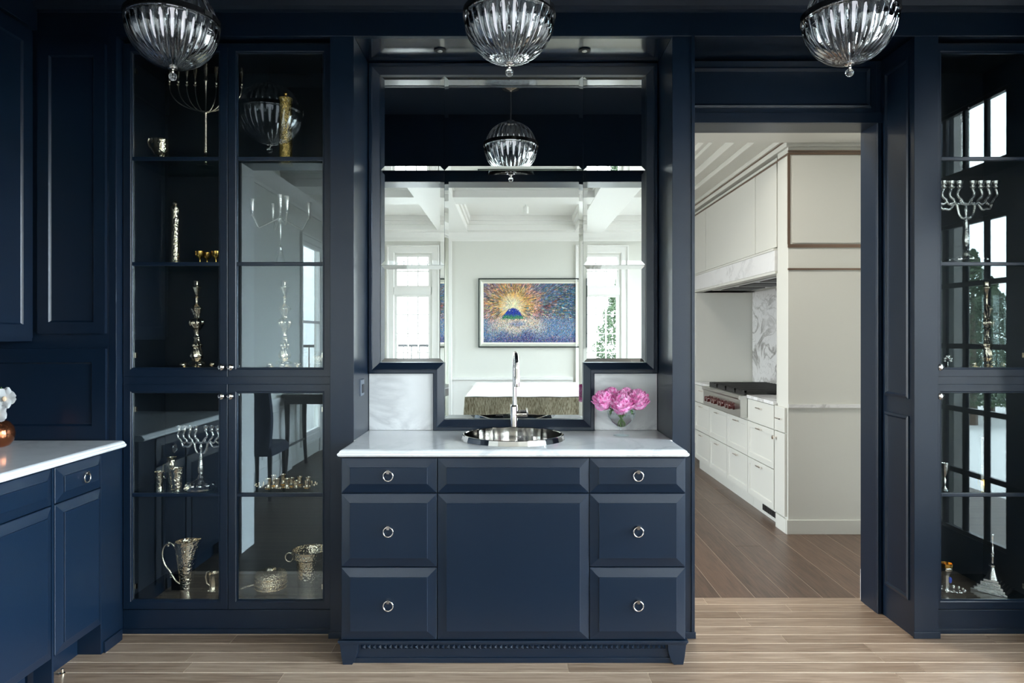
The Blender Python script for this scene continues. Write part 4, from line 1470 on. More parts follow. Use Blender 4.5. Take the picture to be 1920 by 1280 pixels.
MB().lathe([(0.012, 0), (0.012, 0.004), (0.003, 0.01), (0.003, 0.07), (0.008, 0.08), (0.010, 0.10), (0.006, 0.12), (0.008, 0.135), (0.002, 0.15)], segs=16).build('spindle', GILT, t, smooth=True)
MB().ball((0, 0, 0.155), 0.006, 8).build('finial', GILT, t, smooth=True)

# ------------------------------------------------------------------ mirror with frame
FRP = [(-0.722, 1.203), (-0.405, 1.203), (-0.405, 0.9145), (0.412, 0.9145), (0.412, 1.203), (0.733, 1.203), (0.733, 2.775), (-0.733, 2.775)]
FRP[0] = (-0.733, 1.203)
wm = thing('wall_mirror', 'large stepped wall mirror of several panes in a navy frame behind the faucet', 'mirror', (0, YB, 1.9), local=False)
MB().rings(FRP, [(0, 0.0), (0, 0.034), (0.004, 0.038), (0.018, 0.038), (0.020, 0.034), (0.0215, 0.034), (0.055, 0.018), (0.057, 0.0)], face_front(YB), back=False, cap=False).build('frame', NAVY, wm)
bx0, bx1 = -0.676, 0.676
g0, g1 = -0.350, 0.357
zt_, z1_, z2_, zb_, zc_ = 2.720, 2.237, 1.755, 1.258, 0.970
rng = random.Random(3)
for (a, b, c, d) in ((bx0, g0, z1_, zt_), (g0, g1, z1_, zt_), (g1, bx1, z1_, zt_), (bx0, g0, z2_, z1_), (g1, bx1, z2_, z1_), (bx0, g0, zb_, z2_), (g1, bx1, zb_, z2_), (g0, g1, zc_, z1_)):
    e = 0.0006
    MB().rings(rect(a + e, b - e, c + e, d - e), [(0, 0.001), (0, 0.0055), (0.021, 0.0080), (0.0212, 0.0080)], face_front(YB)).build('mirror_pane', MIRROR, wm)

# marble splash beside the mirror
for (a, b, lb) in ((-0.733, -0.406, 'veined white marble splash left of the mirror foot'), (0.413, 0.733, 'white marble splash behind the peonies')):
    o = MB().box(a, b, YB - 0.012, YB - 0.001, 0.915, 1.202).build('marble_splash', MARBLE_S, origin=((a + b) / 2, YB - 0.006, 0.915), bevel=0.0008)
    tag(o, lb, 'backsplash')

# downlights
for (px, lb) in ((825, 'small recessed downlight over the left side of the mirror'), (1096, 'small recessed downlight over the right side of the mirror')):
    t = thing('downlight', lb, 'light', (X(px, 3.36), 3.36, 2.7765))
    MB().lathe([(0.022, -0.004), (0.030, -0.003), (0.030, 0.0), (0.020, 0.0)], segs=24).build('trim_ring', BLACKM, t, smooth=True)
    MB().lathe([(0.002, -0.006), (0.012, -0.006), (0.014, 0.0)], segs=20).build('lens', STEEL, t, smooth=True)

# outlet in the recess side
t = thing('wall_outlet', 'metal outlet plate on the left side of the recess', 'outlet', (-0.735, 3.36, 1.135), local=False)
MB().rings(rect(3.325, 3.400, 1.105, 1.185), [(0, 0.0), (0, 0.004), (0.004, 0.006)], face_right(-0.735)).build('plate', CHROMEP, t)
MB().rings(rect(3.345, 3.380, 1.118, 1.160), [(0, 0.0), (0, 0.008), (0.003, 0.010)], face_right(-0.735)).build('socket', RUBBER, t)

# ------------------------------------------------------------------ vanity
va = thing('vanity_cabinet', 'navy sink cabinet with ring-pull drawers below the mirror', 'cabinet', (0, 3.2, 0), local=False)
MB().box(-0.732, 0.732, YV, YB - 0.005, 0.105, 0.883).build('carcass', NAVY, va, bevel=0.001)
RAISED = [(0, 0), (0, 0.014), (0.002, 0.0155), (0.038, 0.0245), (0.0385, 0.029), (0.040, 0.0298)]


def ring_pull(mb, c, dirn):
    """c: where the post meets the front; dirn 'y' faces the camera, 'x' faces +x"""
    R, r = 0.0205, 0.0027
    path = []
    for a in range(28):
        th = 2 * PI * a / 28
        q = (R * math.sin(th), R * math.cos(th) - R + 0.002)
        if dirn == 'y':
            path.append((c[0] + q[0], c[1] - 0.010 - 0.003 * (1 - math.cos(th)) * 0, c[2] + q[1]))
        else:
            path.append((c[0] + 0.010, c[1] + q[0], c[2] + q[1]))
    mb.tube(path, r, 8, closed=True)
    if dirn == 'y':
        mb.box(c[0] - 0.0055, c[0] + 0.0055, c[1] - 0.015, c[1], c[2] - 0.007, c[2] + 0.007)
    else:
        mb.box(c[0], c[0] + 0.015, c[1] - 0.0055, c[1] + 0.0055, c[2] - 0.007, c[2] + 0.007)
    return mb


def pull(par, c, dirn):
    R = 0.0205
    a = MB()
    path = []
    for i in range(28):
        th = 2 * PI * i / 28
        q0, q1 = R * math.sin(th), R * math.cos(th) - R + 0.002
        path.append((c[0] + q0, c[1] - 0.011, c[2] + q1) if dirn == 'y' else (c[0] + 0.011, c[1] + q0, c[2] + q1))
    a.tube(path, 0.0028, 8, closed=True)
    if dirn == 'y':
        a.box(c[0] - 0.006, c[0] + 0.006, c[1] - 0.016, c[1], c[2] - 0.008, c[2] + 0.007)
    else:
        a.box(c[0], c[0] + 0.016, c[1] - 0.006, c[1] + 0.006, c[2] - 0.008, c[2] + 0.007)
    return a.build('ring_pull', NICKEL, par, smooth=True, sharp=50)


xcols = [(-0.728, -0.3235), (-0.3205, 0.3215), (0.3245, 0.730)]
zrows = [(0.730, 0.877), (0.4165, 0.7265), (0.108, 0.413)]
for ci, (a, b) in enumerate(xcols):
    if ci == 1:
        MB().rings(rect(a, b, 0.730, 0.877), RAISED, face_front(YV)).build('false_front', NAVY, va)
        MB().rings(rect(a, b, 0.108, 0.7265), RAISED, face_front(YV)).build('door', NAVY, va)
        continue
    for ri, (c, d) in enumerate(zrows):
        df = MB().rings(rect(a, b, c, d), RAISED, face_front(YV)).build('drawer', NAVY, va)
        cx_ = (a + b) / 2
        cz_ = {0: 0.823, 1: 0.588, 2: 0.277}[ri]
        pull(df, (cx_, YV - 0.0298, cz_), 'y')
pl = MB()
pl.box(-0.742, 0.742, YV - 0.022, YV + 0.03, 0.094, 0.104)
pl.box(-0.738, 0.738, YV - 0.016, YV + 0.03, 0.086, 0.094)
pl.box(-0.70, 0.70, YV + 0.0, YV + 0.03, 0.056, 0.088)
pl.build('plinth_moulding', NAVY, va, bevel=0.001)
MB().box(-0.70, 0.70, YV + 0.008, YV + 0.03, 0.0, 0.056).build('apron', NAVY, va)
MB().box(-0.70, 0.70, YV + 0.002, YV + 0.01, 0.0, 0.022).build('apron_strip', NAVY, va, bevel=0.001)
for sg in (-1, 1):
    ft = MB()
    poly = [(0.735, 0.087), (0.655, 0.087), (0.658, 0.06), (0.664, 0.035), (0.674, 0.012), (0.683, 0.0), (0.722, 0.0), (0.728, 0.03)]
    poly = [(sg * a, b) for (a, b) in poly]
    if sg > 0:
        pass
    N = len(poly)
    ft.add([(a, YV - 0.014, b) for (a, b) in poly] + [(a, YV + 0.03, b) for (a, b) in poly],
           [tuple(range(N)), tuple(range(N, 2 * N))[::-1]] + [(i, (i + 1) % N, N + (i + 1) % N, N + i) for i in range(N)])
    ft.build('foot', NAVY, va, bevel=0.001)
dn = 58
px0 = -0.6505
pw = 1.301 / dn
st = MB()
dent0 = None
for i in range(dn):
    cx_ = px0 + pw * (i + 0.5)
    hw, hh = pw * 0.46, 0.0105
    if dent0 is None:
        dent0 = MB().add([(-hw, 0, -hh), (hw, 0, -hh), (hw, 0, hh), (-hw, 0, hh), (0, -0.009, 0)],
                         [(0, 1, 4), (1, 2, 4), (2, 3, 4), (3, 0, 4), (0, 3, 2, 1)])
        ORG_SAVE = ORG[va.name]
        ORG[va.name] = Vector((0, 0, 0))
        d0 = dent0.build('dentil', NAVY, va)
        ORG[va.name] = ORG_SAVE
        d0.location = Vector((cx_, YV, 0.072)) - Vector(va.location)
    else:
        d = d0.copy()
        COL.objects.link(d)
        d.location = Vector((cx_, YV, 0.072)) - Vector(va.location)

# counter (with a round hole for the sink)
OG = [(0.010, 0.0), (0.004, 0.003), (0.0, 0.009), (0.001, 0.015), (0.006, 0.018), (0.007, 0.021), (0.011, 0.026), (0.018, 0.0295), (0.024, 0.0305)]


def counter_vanity():
    out = [(-0.742, 2.922), (0.744, 2.922), (0.744, 3.192), (0.733, 3.192), (0.733, YB - 0.001), (-0.733, YB - 0.001), (-0.733, 3.192), (-0.742, 3.192)]
    mb = MB()
    N = len(out)
    # insets only on the exposed edges: scale inset by edge
    exp_ = [1, 0.5, 0, 0, 0, 0, 0, 0.5]
    vs_, fs_ = [], []
    for (ins, h) in OG:
        q = list(out)
        q = [(-0.742 + ins, 2.922 + ins), (0.744 - ins, 2.922 + ins), (0.744 - ins, 3.192), (0.733 - 0 * ins, 3.192) if ins < 0.011 else (0.744 - ins - 1e-5, 3.192 + 1e-5),
             (0.733 if ins < 0.011 else 0.733, YB - 0.001), (-0.733, YB - 0.001), (-0.733, 3.192) if ins < 0.009 else (-0.742 + ins + 1e-5, 3.192 + 1e-5), (-0.742 + ins, 3.192)]
        vs_ += [(a, b, 0.884 + h) for (a, b) in q]
    for j in range(len(OG) - 1):
        for i in range(N):
            a, b = j * N + i, j * N + (i + 1) % N
            fs_.append((a, b, b + N, a + N))
    fs_.append(tuple(range(N))[::-1])
    fs_.append(tuple((len(OG) - 1) * N + i for i in range(N)))
    return mb.add(vs_, fs_)


def counter_simple(out, exposed, name, z0, mat, origin):
    """slab with moulded edge on the listed edges (half-plane insets)"""
    N = len(out)
    vs_, fs_ = [], []
    for (ins, h) in OG:
        nrm = []
        for i in range(N):
            d = (Vector(out[(i + 1) % N]) - Vector(out[i])).normalized()
            nrm.append((Vector((-d.y, d.x)), Vector(out[i]), ins if i in exposed else 0.0))
        for i in range(N):
            (n1, p1, i1), (n2, p2, i2) = nrm[i - 1], nrm[i]
            # intersect the two offset lines
            a1, b1, c1 = n1.x, n1.y, n1.dot(p1) + i1
            a2, b2, c2 = n2.x, n2.y, n2.dot(p2) + i2
            det = a1 * b2 - a2 * b1
            vs_.append(((c1 * b2 - c2 * b1) / det, (a1 * c2 - a2 * c1) / det, z0 + h))
    for j in range(len(OG) - 1):
        for i in range(N):
            a, b = j * N + i, j * N + (i + 1) % N
            fs_.append((a, b, b + N, a + N))
    fs_.append(tuple(range(N))[::-1])
    fs_.append(tuple((len(OG) - 1) * N + i for i in range(N)))
    return MB().add(vs_, fs_).build(name, mat, origin=origin)


vc = counter_simple([(-0.742, 2.920), (0.744, 2.920), (0.744, YF - 0.009), (0.733, YF - 0.009), (0.733, YB - 0.001), (-0.733, YB - 0.001), (-0.733, YF - 0.009), (-0.742, YF - 0.009)],
                    {0, 1, 7}, 'countertop', 0.8835, MARBLE, (0, 3.2, 0.8835))
tag(vc, 'white marble countertop holding the round sink', 'countertop')
SX, SY, SR = 0.0, 3.245, 0.241
cut = MB().lathe([(SR - 0.012, 0.70), (SR - 0.012, 1.0)], (SX, SY, 0), 48).build('cutter', MARBLE)
for tgt in (vc, ):
    bo = tgt.modifiers.new('hole', 'BOOLEAN')
    bo.operation = 'DIFFERENCE'
    bo.object = cut
    bo.solver = 'EXACT'
dg = bpy.context.evaluated_depsgraph_get()
dg.update()
nm = bpy.data.meshes.new_from_object(vc.evaluated_get(dg))
vc.modifiers.clear()
vc.data = nm
# the carcass gets the same opening
car = [c for c in va.children if c.name.startswith('carcass')][0]
car.modifiers.clear()
bo = car.modifiers.new('hole', 'BOOLEAN')
bo.object = cut
bo.operation = 'DIFFERENCE'
dg.update()
dg = bpy.context.evaluated_depsgraph_get()
nm = bpy.data.meshes.new_from_object(car.evaluated_get(dg))
car.modifiers.clear()
car.data = nm
bpy.data.objects.remove(cut, do_unlink=True)

sk = thing('round_sink', 'round polished metal drop-in sink with faceted rim', 'sink', (SX, SY, 0.914))
SGS = 34


def facet_ring(prof):
    return MB().lathe(prof, segs=SGS, close=True)


facet_ring([(0.2435, 0.0005), (0.2370, 0.0215), (0.2345, 0.024), (0.229, 0.024), (0.226, 0.020), (0.226, 0.0005)]).build('rim', SINKM, sk)
MB().lathe([(0.226, 0.021), (0.224, -0.06), (0.216, -0.11), (0.19, -0.14), (0.04, -0.15), (0.04, -0.155), (0.195, -0.146), (0.221, -0.113), (0.2285, -0.06), (0.2285, -0.001)], segs=SGS, close=True).build('basin', SINKM, sk)
MB().lathe([(0.005, -0.152), (0.036, -0.151), (0.040, -0.1485), (0.041, -0.1505), (0.030, -0.158)], segs=24).build('drain', NICKEL, sk, smooth=True)

fa = thing('faucet', 'polished nickel gooseneck pull-down faucet with side lever behind the sink', 'faucet', (0.008, 3.508, 0.9145))
fx = 0.0
MB().lathe([(0.021, 0), (0.021, 0.003), (0.0185, 0.006), (0.0185, 0.118), (0.0175, 0.124), (0.012, 0.130)], (fx - 0.003, 0, 0), 28).build('body', NICKEL, fa, smooth=True)
neck = [(fx, 0, 0.125), (fx, 0, 0.30)] + [(fx, -0.062 + 0.062 * math.cos(a), 0.315 + 0.075 * math.sin(a)) for a in [i * PI / 14 for i in range(15)]]
neck = [(q[0] + 0.010 * max(0, (0.0 - q[1]) / 0.12), q[1], q[2]) for q in neck]
MB().tube(neck, 0.0105, 16).build('gooseneck', NICKEL, fa, smooth=True)
ex = neck[-1]
MB().lathe([(0.0125, -0.085), (0.0135, -0.08), (0.0135, -0.035), (0.012, -0.032), (0.0125, 0.0), (0.011, 0.004)], (ex[0], ex[1], ex[2]), 20).build('spray_head', NICKEL, fa, smooth=True)
MB().lathe([(0.016, 0.0), (0.017, 0.004), (0.017, 0.040), (0.016, 0.044), (0.016, 0.052), (0.012, 0.056)], (fx + 0.010, 0, 0.083), 20, axis='x').build('valve', NICKEL, fa, smooth=True)
MB().tube([(fx + 0.055, 0, 0.088), (fx + 0.062, -0.025, 0.092), (fx + 0.064, -0.075, 0.098)], [0.005, 0.0048, 0.0042], 10).build('lever', NICKEL, fa, smooth=True)

# vase of peonies
VX, VY = X(1165, 3.345), 3.345
vz = thing('glass_vase', 'clear footed glass vase on the marble counter', 'vase', (VX, VY, 0.9145))
inner = [(0.0635, 0.128), (0.0650, 0.110), (0.0610, 0.090), (0.045, 0.065), (0.022, 0.044), (0.004, 0.0385)]
outer = [(0.0, 0.034), (0.010, 0.0325), (0.026, 0.042), (0.048, 0.063), (0.0635, 0.088), (0.0675, 0.110), (0.0655, 0.128)]
MB().lathe([(max(1e-4, r), z_) for r, z_ in [(0.038, 0.0), (0.038, 0.002), (0.010, 0.005), (0.008, 0.010), (0.011, 0.016), (0.008, 0.022), (0.010, 0.030)] + outer[1:]], segs=48).build('bowl', VASEG, vz, smooth=True)
wt = MB().lathe([(0.003, 0.0392), (0.021, 0.0445), (0.0442, 0.0653), (0.0602, 0.0902), (0.0640, 0.105), (0.0638, 0.106)], (VX, VY, 0.9145), segs=40).build('vase_water', WATER, smooth=True, origin=(VX, VY, 0.9145))
tag(wt, 'clear water inside the footed glass vase', 'water', kind='stuff')


def peony(par, c, r, seed):
    """a full double peony head: many cupped, ruffled petals packed into a ball"""
    rd = random.Random(seed)
    cen = Vector(c)
    n_p = 84
    for i in range(n_p):
        f = (i + 0.5) / n_p
        el = math.asin(max(-1, min(1, -0.62 + 1.6 * f)))
        az = i * 2.39996 + rd.uniform(-0.3, 0.3)
        rad = r * rd.uniform(0.72, 1.0)
        d = Vector((math.cos(el) * math.cos(az), math.cos(el) * math.sin(az), math.sin(el)))
        up_ = Vector((0, 0, 1)) if abs(d.z) < 0.95 else Vector((1, 0, 0))
        sx_ = d.cross(up_).normalized()
        sy_ = sx_.cross(d)
        spin = rd.uniform(-0.6, 0.6)
        ax = sx_ * math.cos(spin) + sy_ * math.sin(spin)
        ay = sy_ * math.cos(spin) - sx_ * math.sin(spin)
        hw = r * rd.uniform(0.34, 0.50)
        ph = rd.random() * 6
        NU = 7
        vs_, fs_ = [], []
        for u in range(NU):
            tu = u / (NU - 1)
            for v in range(NU):
                tv_ = v / (NU - 1) * 2 - 1
                wu = math.sin((tu * 0.75 + 0.2) * PI) ** 0.6
                x_ = hw * tv_ * wu
                y_ = hw * (tu * 2 - 1)
                flare = 0.30 * r * tu * tu + 0.07 * r * math.sin(tv_ * 8 + ph) * tu - 0.20 * r * (x_ * x_ / (hw * hw)) * (1 - tu)
                q = cen + d * (rad * 0.80 + flare - 0.10 * r) + ax * x_ + ay * y_
                off = q - cen
                lim = r * 1.06
                if off.length > lim:
                    q = cen + off.normalized() * lim
                vs_.append(q)
        for u in range(NU - 1):
            for v in range(NU - 1):
                a = u * NU + v
                fs_.append((a, a + 1, a + NU + 1, a + NU))
        MB().add(vs_, fs_).build('petal', PEONY, par, smooth=True, recalc=False)
    MB().ball(c, r * 0.62, 16).build('flower_core', PEONY, par, smooth=True)


heads = [(-0.092, -0.015, 0.163, 0.054, 'pink peony at the left of the vase'), (-0.045, 0.03, 0.184, 0.046, 'pink peony at the back left of the vase'),
         (-0.004, -0.035, 0.150, 0.058, 'large pink peony in the centre front of the vase'), (0.030, 0.035, 0.182, 0.046, 'pink peony at the back right, behind the centre one'),
         (0.080, -0.005, 0.166, 0.057, 'pink peony at the right of the vase')]
for k_, (dx, dy, dz, r_, lb) in enumerate(heads):
    pe = thing('peony', lb, 'flower', (VX, VY, 0.9145), group='pink peonies in the vase')
    tx, ty = -dx * 0.30, -dy * 0.3
    MB().tube(bez((tx * 0.3, ty * 0.3, 0.046), (tx * 1.2, ty, 0.08), (dx * 0.35, dy * 0.35, 0.12), (dx * 0.92, dy, dz - r_ * 0.3), 10), 0.0026, 8).build('stem', STEM, pe, smooth=True)
    peony(pe, (dx, dy, dz), r_, 11 + k_)
    if k_ in (0, 2, 4):
        q = (dx * 0.45, dy * 0.5 - 0.01, 0.115)
        sgn = -1 if k_ == 0 else 1
        MB().add([(q[0], q[1], q[2] + 0.02), (q[0] + sgn * 0.012 - 0.006, q[1] - 0.008, q[2] + 0.004), (q[0] + sgn * 0.014, q[1] - 0.004, q[2] - 0.022), (q[0] + sgn * 0.020, q[1] + 0.004, q[2] + 0.002)],
                 [(0, 1, 2), (0, 2, 3)]).build('leaf', LEAF, pe, recalc=False)

# ------------------------------------------------------------------ left base cabinets, worktop and wall cabinet
XB = -1.815


def base_unit(label, y0, y1, two, lbl_pull=True):
    r = thing('base_cabinet', label, 'cabinet', (-2.18, (y0 + y1) / 2, 0), local=False)
    MB().box(-2.545, XB - 0.0, y0, y1, 0.135, 0.883).build('carcass', NAVY, r, bevel=0.001)
    MB().box(-2.5, XB - 0.09, y0 + 0.01, y1, 0.0, 0.135).build('toe_kick', NAVY, r)
    fr_ = face_right(XB)
    dd = MB().rings(rect(y0 + 0.014, y1 - 0.004, 0.735, 0.876), RAISED, fr_).build('drawer', NAVY, r)
    MB().rings(rect(y0 + 0.014, y1 - 0.004, 0.137, 0.7305), RAISED, fr_).build('door', NAVY, r)
    MB().box(XB - 0.06, XB + 0.012, y0 - 0.0, y0 + 0.012, 0.0, 0.883).build('end_leg', NAVY, r)
    if two:
        pull(dd, (XB + 0.0298, (y0 + y1) / 2 + 0.02, 0.823), 'x')
    return r


base_unit('navy base cabinet with a ring-pull drawer at the far left corner', 2.710, 3.032, True)
base_unit('nearer navy base cabinet at the left picture edge', 2.10, 2.706, False)
fil = MB().box(-2.545, XB + 0.012, 3.034, YF - 0.016, 0.0, 0.883)
fil.box(XB + 0.012, XB + 0.022, 3.05, YF - 0.016, 0.0, 0.05)
struct(fil.build('trim_31', NAVY, bevel=0.002))
lc = counter_simple([(-2.545, 2.10), (-1.775, 2.10), (-1.775, YF - 0.016), (-2.545, YF - 0.016)], {1}, 'countertop', 0.8835, MARBLE, (-2.1, 2.6, 0.8835))
tag(lc, 'white marble worktop on the left base cabinets', 'countertop')
cb_ = thing('caster', 'small metal levelling foot under the left base cabinet', 'foot', (-1.86, 2.86, 0))
MB().lathe([(0.012, 0), (0.012, 0.005), (0.006, 0.008), (0.006, 0.022)], segs=16).build('foot', SILVER, cb_, smooth=True)

wc = thing('wall_cabinet', 'navy wall cabinet above the left worktop', 'cabinet', (-2.4, 2.65, 1.37), local=False)
MB().box(-2.545, -2.215, 2.10, YF - 0.006, 1.37, 2.80).build('carcass', NAVY, wc, bevel=0.001)
for (a, b) in ((2.11, 2.64), (2.645, 3.17)):
    shaker(MB(), face_right(-2.215), a, b, 1.385, 2.78, 0.06, 0.019, 0.008).build('door', NAVY, wc)
MB().box(-2.545, -2.19, 2.10, YF - 0.006, 2.80, 2.975).build('cornice', NAVY, wc, bevel=0.004)

ov = thing('bud_vase', 'round bronze-glazed vase on the left marble worktop', 'vase', (X(-4, 2.99), 2.99, 0.9145))
MB().lathe([(0.025, 0), (0.045, 0.008), (0.058, 0.028), (0.063, 0.056), (0.058, 0.086), (0.042, 0.108), (0.022, 0.118), (0.018, 0.126), (0.015, 0.126), (0.016, 0.118), (0.05, 0.08), (0.05, 0.03)], segs=36).build('body', COPPER, ov, smooth=True)
orr = thing('white_orchid', 'white orchid spray standing in the bronze-glazed vase', 'orchid', (X(-4, 2.99), 2.99, 0.9145))
MB().tube([(0, 0, 0.03), (0.0, 0, 0.16), (0.008, -0.01, 0.22), (0.03, -0.02, 0.26)], 0.0022, 8).build('stem', STEM, orr, smooth=True)


def orchid_flower(c, s, rot):
    fl_ = None
    for k_ in range(5):
        a = rot + k_ * 2 * PI / 5
        wd = s * (0.62 if k_ % 5 in (1, 4) else 0.42)
        vs_, fs_ = [], []
        for u in range(6):
            tu = u / 5
            ww = wd * math.sin((tu * 0.88 + 0.08) * PI) ** 0.7
            for v in (-1, -0.5, 0, 0.5, 1):
                x_, z_ = s * tu, ww * v
                vs_.append((c[0] + x_ * math.cos(a) - z_ * math.sin(a), c[1] - 0.006 * tu * (k_ % 2) - 0.15 * s * tu * tu + 0.25 * s * v * v * tu * 0.4, c[2] + x_ * math.sin(a) + z_ * math.cos(a)))
        for u in range(5):
            for v in range(4):
                q = u * 5 + v
                fs_.append((q, q + 1, q + 6, q + 5))
        MB().add(vs_, fs_).build('petal', ORCH, orr, smooth=True, recalc=False)
    MB().ball((c[0], c[1] - 0.008, c[2] - 0.004), s * 0.18, 8, 1.3).build('lip', ORCHY, orr, smooth=True)


orchid_flower((0.048, -0.02, 0.215), 0.048, 1.3)
orchid_flower((0.022, -0.03, 0.150), 0.044, 0.6)
orchid_flower((-0.02, -0.01, 0.235), 0.040, 0.2)

# ------------------------------------------------------------------ pendants
def globe_half(top, R=0.173, flutes=32):
    """half globe of fluted crystal: fluted outside, smooth inside, open at the equator"""
    segs = flutes * 6
    prof_o, prof_i = [], []
    n_ = 22
    for i in range(n_ + 1):
        t_ = i / n_ * (PI / 2 - 0.10)
        prof_o.append((R * math.cos(t_), R * math.sin(t_) * (0.97 if top else -1.0), math.sin(min(1, t_ / 0.25) * PI / 2) * math.cos(t_) ** 0.35))
    th = 0.015
    for i in range(n_, -1, -1):
        t_ = i / n_ * (PI / 2 - 0.10)
        prof_i.append(((R - th) * math.cos(t_), (R - th) * math.sin(t_) * (0.97 if top else -1.0), 0))
    pr_ = prof_o + prof_i
    vs_, fs_ = [], []
    for (r, z_, am) in pr_:
        for s in range(segs):
            a = 2 * PI * s / segs
            k_ = abs(math.sin(flutes * a / 2))
            rr_ = r - am * 0.0105 * (1 - k_)
            vs_.append((rr_ * math.cos(a), rr_ * math.sin(a), z_))
    M_ = len(pr_)
    for i in range(M_):
        for s in range(segs):
            j = (i + 1) % M_
            fs_.append((i * segs + s, i * segs + (s + 1) % segs, j * segs + (s + 1) % segs, j * segs + s))
    return MB().add(vs_, fs_)


def make_pendant():
    r = thing('pendant_lamp', 'x', 'lamp', (0, 0, 0), group='crystal globe pendants')
    globe_half(False).build('lower_globe', CRYSTAL, r, smooth=True, sharp=60)
    globe_half(True, 0.166).build('upper_globe', CRYSTAL, r, smooth=True, sharp=60)
    MB().lathe([(0.176, 0.004), (0.176, 0.024), (0.168, 0.025), (0.1675, 0.004)], segs=72, close=True).build('band', BLACKM, r, smooth=True)
    MB().rings(rect(-0.02, 0.02, 0.006, 0.022), [(0, 0), (0, 0.006)], lambda u, v, h: (0.174 * math.sin(0.9) + u * math.cos(0.9), -0.172 * math.cos(0.9) - h + u * math.sin(0.9) * 1.0, v)).build('clasp', STEEL, r)
    MB().lathe([(0.014, -0.178), (0.018, -0.175), (0.018, -0.168), (0.006, -0.165), (0.004, -0.150)], segs=20).build('cap', NICKEL, r, smooth=True)
    MB().lathe([(0.004, -0.192), (0.006, -0.186), (0.005, -0.177)], segs=14).build('finial_neck', NICKEL, r, smooth=True)
    MB().ball((0, 0, -0.206), 0.0155, 20).build('finial_ball', CRYSTAL, r, smooth=True, sharp=180)
    MB().lathe([(0.012, -0.045), (0.028, -0.040), (0.038, -0.020), (0.041, 0.01), (0.036, 0.045), (0.022, 0.07), (0.014, 0.085)], segs=28).build('bulb', FROST, r, smooth=True)
    MB().lathe([(0.015, 0.070), (0.015, 0.12), (0.006, 0.125)], segs=18).build('lamp_socket', NICKEL, r, smooth=True)
    MB().lathe([(0.024, 0.158), (0.024, 0.168), (0.008, 0.175)], segs=20).build('top_cap', NICKEL, r, smooth=True)
    return r


def pend_rod(r, zc):
    top = 2.984 - zc
    MB().lathe([(0.0045, 0.12), (0.0045, top - 0.02)], segs=12).build('rod', NICKEL, r, smooth=True)
    MB().lathe([(0.006, top - 0.03), (0.055, top - 0.012), (0.06, top)], segs=28).build('ceiling_canopy', NICKEL, r, smooth=True)


P0 = make_pendant()
spots = [(955, 2.63, 26, 'crystal globe pendant in the middle, in front of the mirror'),
         (324, 2.72, 40, 'crystal globe pendant at the left, before the glass cabinet'),
         (1593, 2.66, 27, 'crystal globe pendant at the right, before the kitchen doorway')]
objs = []
for i, (px, D, py, lb) in enumerate(spots):
    zc = {0: 2.600, 1: 2.617, 2: 2.610}[i]
    loc = (X(px, D), D, zc)
    if i == 0:
        o = P0
        o.location = loc
        o['label'] = lb
    else:
        o = copy_tree(P0, loc=loc, rotz=0.35 * i, label=lb)
    objs.append((o, zc))
for o, zc in objs:
    pend_rod(o, zc)

# ------------------------------------------------------------------ kitchen beyond the doorway
XK = 1.933
struct(MB().box(-2.2, 4.5, 9.0, 9.15, 0, 3.2).build('wall_kitchen_far', KWALL))
struct(MB().box(2.56, 2.7, 3.65, 9.0, 0, 3.2).build('wall_kitchen_right', KWALL))
kw = MB()
wall_cells(kw, lambda u, v, h: (-2.2 - h, u, v), 3.65, 9.15, 0, 3.2, [(3.70, 5.8, 0.1, 2.9)], 0.15)
struct(kw.build('wall_kitchen_left', KWALL))
struct(MB().box(-2.2, 4.5, 3.65, 9.15, 2.98, 3.1).build('ceiling_kitchen', KWALL))
kt = MB()
kt.box(-2.2, 2.56, 4.62, 4.86, 2.745, 2.98)
kt.box(-2.2, 2.56, 4.60, 4.62, 2.80, 2.98)
for (a, b, z_) in ((1.76, 1.933, 2.80), (1.66, 1.76, 2.84), (1.56, 1.66, 2.90), (1.52, 1.56, 2.93)):
    kt.box(a, b, 4.86, 9.0, z_, 2.98)
struct(kt.build('trim_32', KITCH, bevel=0.004))
struct(MB().box(1.838, 2.56, 3.655, 3.67, 0, 0.16).build('baseboard_kitchen', WHITE))

# tall end panel unit
tp = thing('tall_cabinet', 'tall off-white cabinet end panel with bronze strips in the kitchen', 'cabinet', (2.25, 4.97, 0), local=False)
MB().box(XK + 0.002, 2.555, 4.875, 5.07, 0.0, 2.72).build('carcass', KITCH, tp)
MB().box(XK - 0.012, 2.555, 4.862, 4.88, 0.0, 0.10).build('base_board', KITCH, tp, bevel=0.002)
MB().box(XK + 0.03, 2.555, 4.866, 4.876, 2.045, 2.66).build('upper_panel', KITCH, tp, bevel=0.001)
MB().box(XK, 2.555, 4.860, 4.876, 0.888, 0.912).build('stone_band', MARBLE2, tp)
for (z0_, z1_) in ((2.012, 2.036), (1.855, 1.868), (2.665, 2.680), (2.685, 2.695)):
    MB().box(XK - 0.002, 2.555, 4.866, 4.877, z0_, z1_).build('bronze_strip', BRONZE, tp)
MB().box(XK - 0.004, XK + 0.012, 4.866, 4.877, 2.036, 2.665).build('bronze_strip', BRONZE, tp)
cz = MB()
cz.box(XK - 0.015, 2.555, 4.865, 8.995, 2.722, 2.76)
cz.box(XK - 0.035, 2.555, 4.845, 8.995, 2.767, 2.80)
czo = struct(cz.build('trim_34', KITCH, bevel=0.003))
MB().box(XK - 0.018, 2.555, 4.857, 8.995, 2.757, 2.766).build('bronze_strip', BRONZE, czo)
# alcove side pier
MB().box(XK, 2.555, 5.07, 5.085, 0.9, 1.85).build('pier', KITCH, tp)

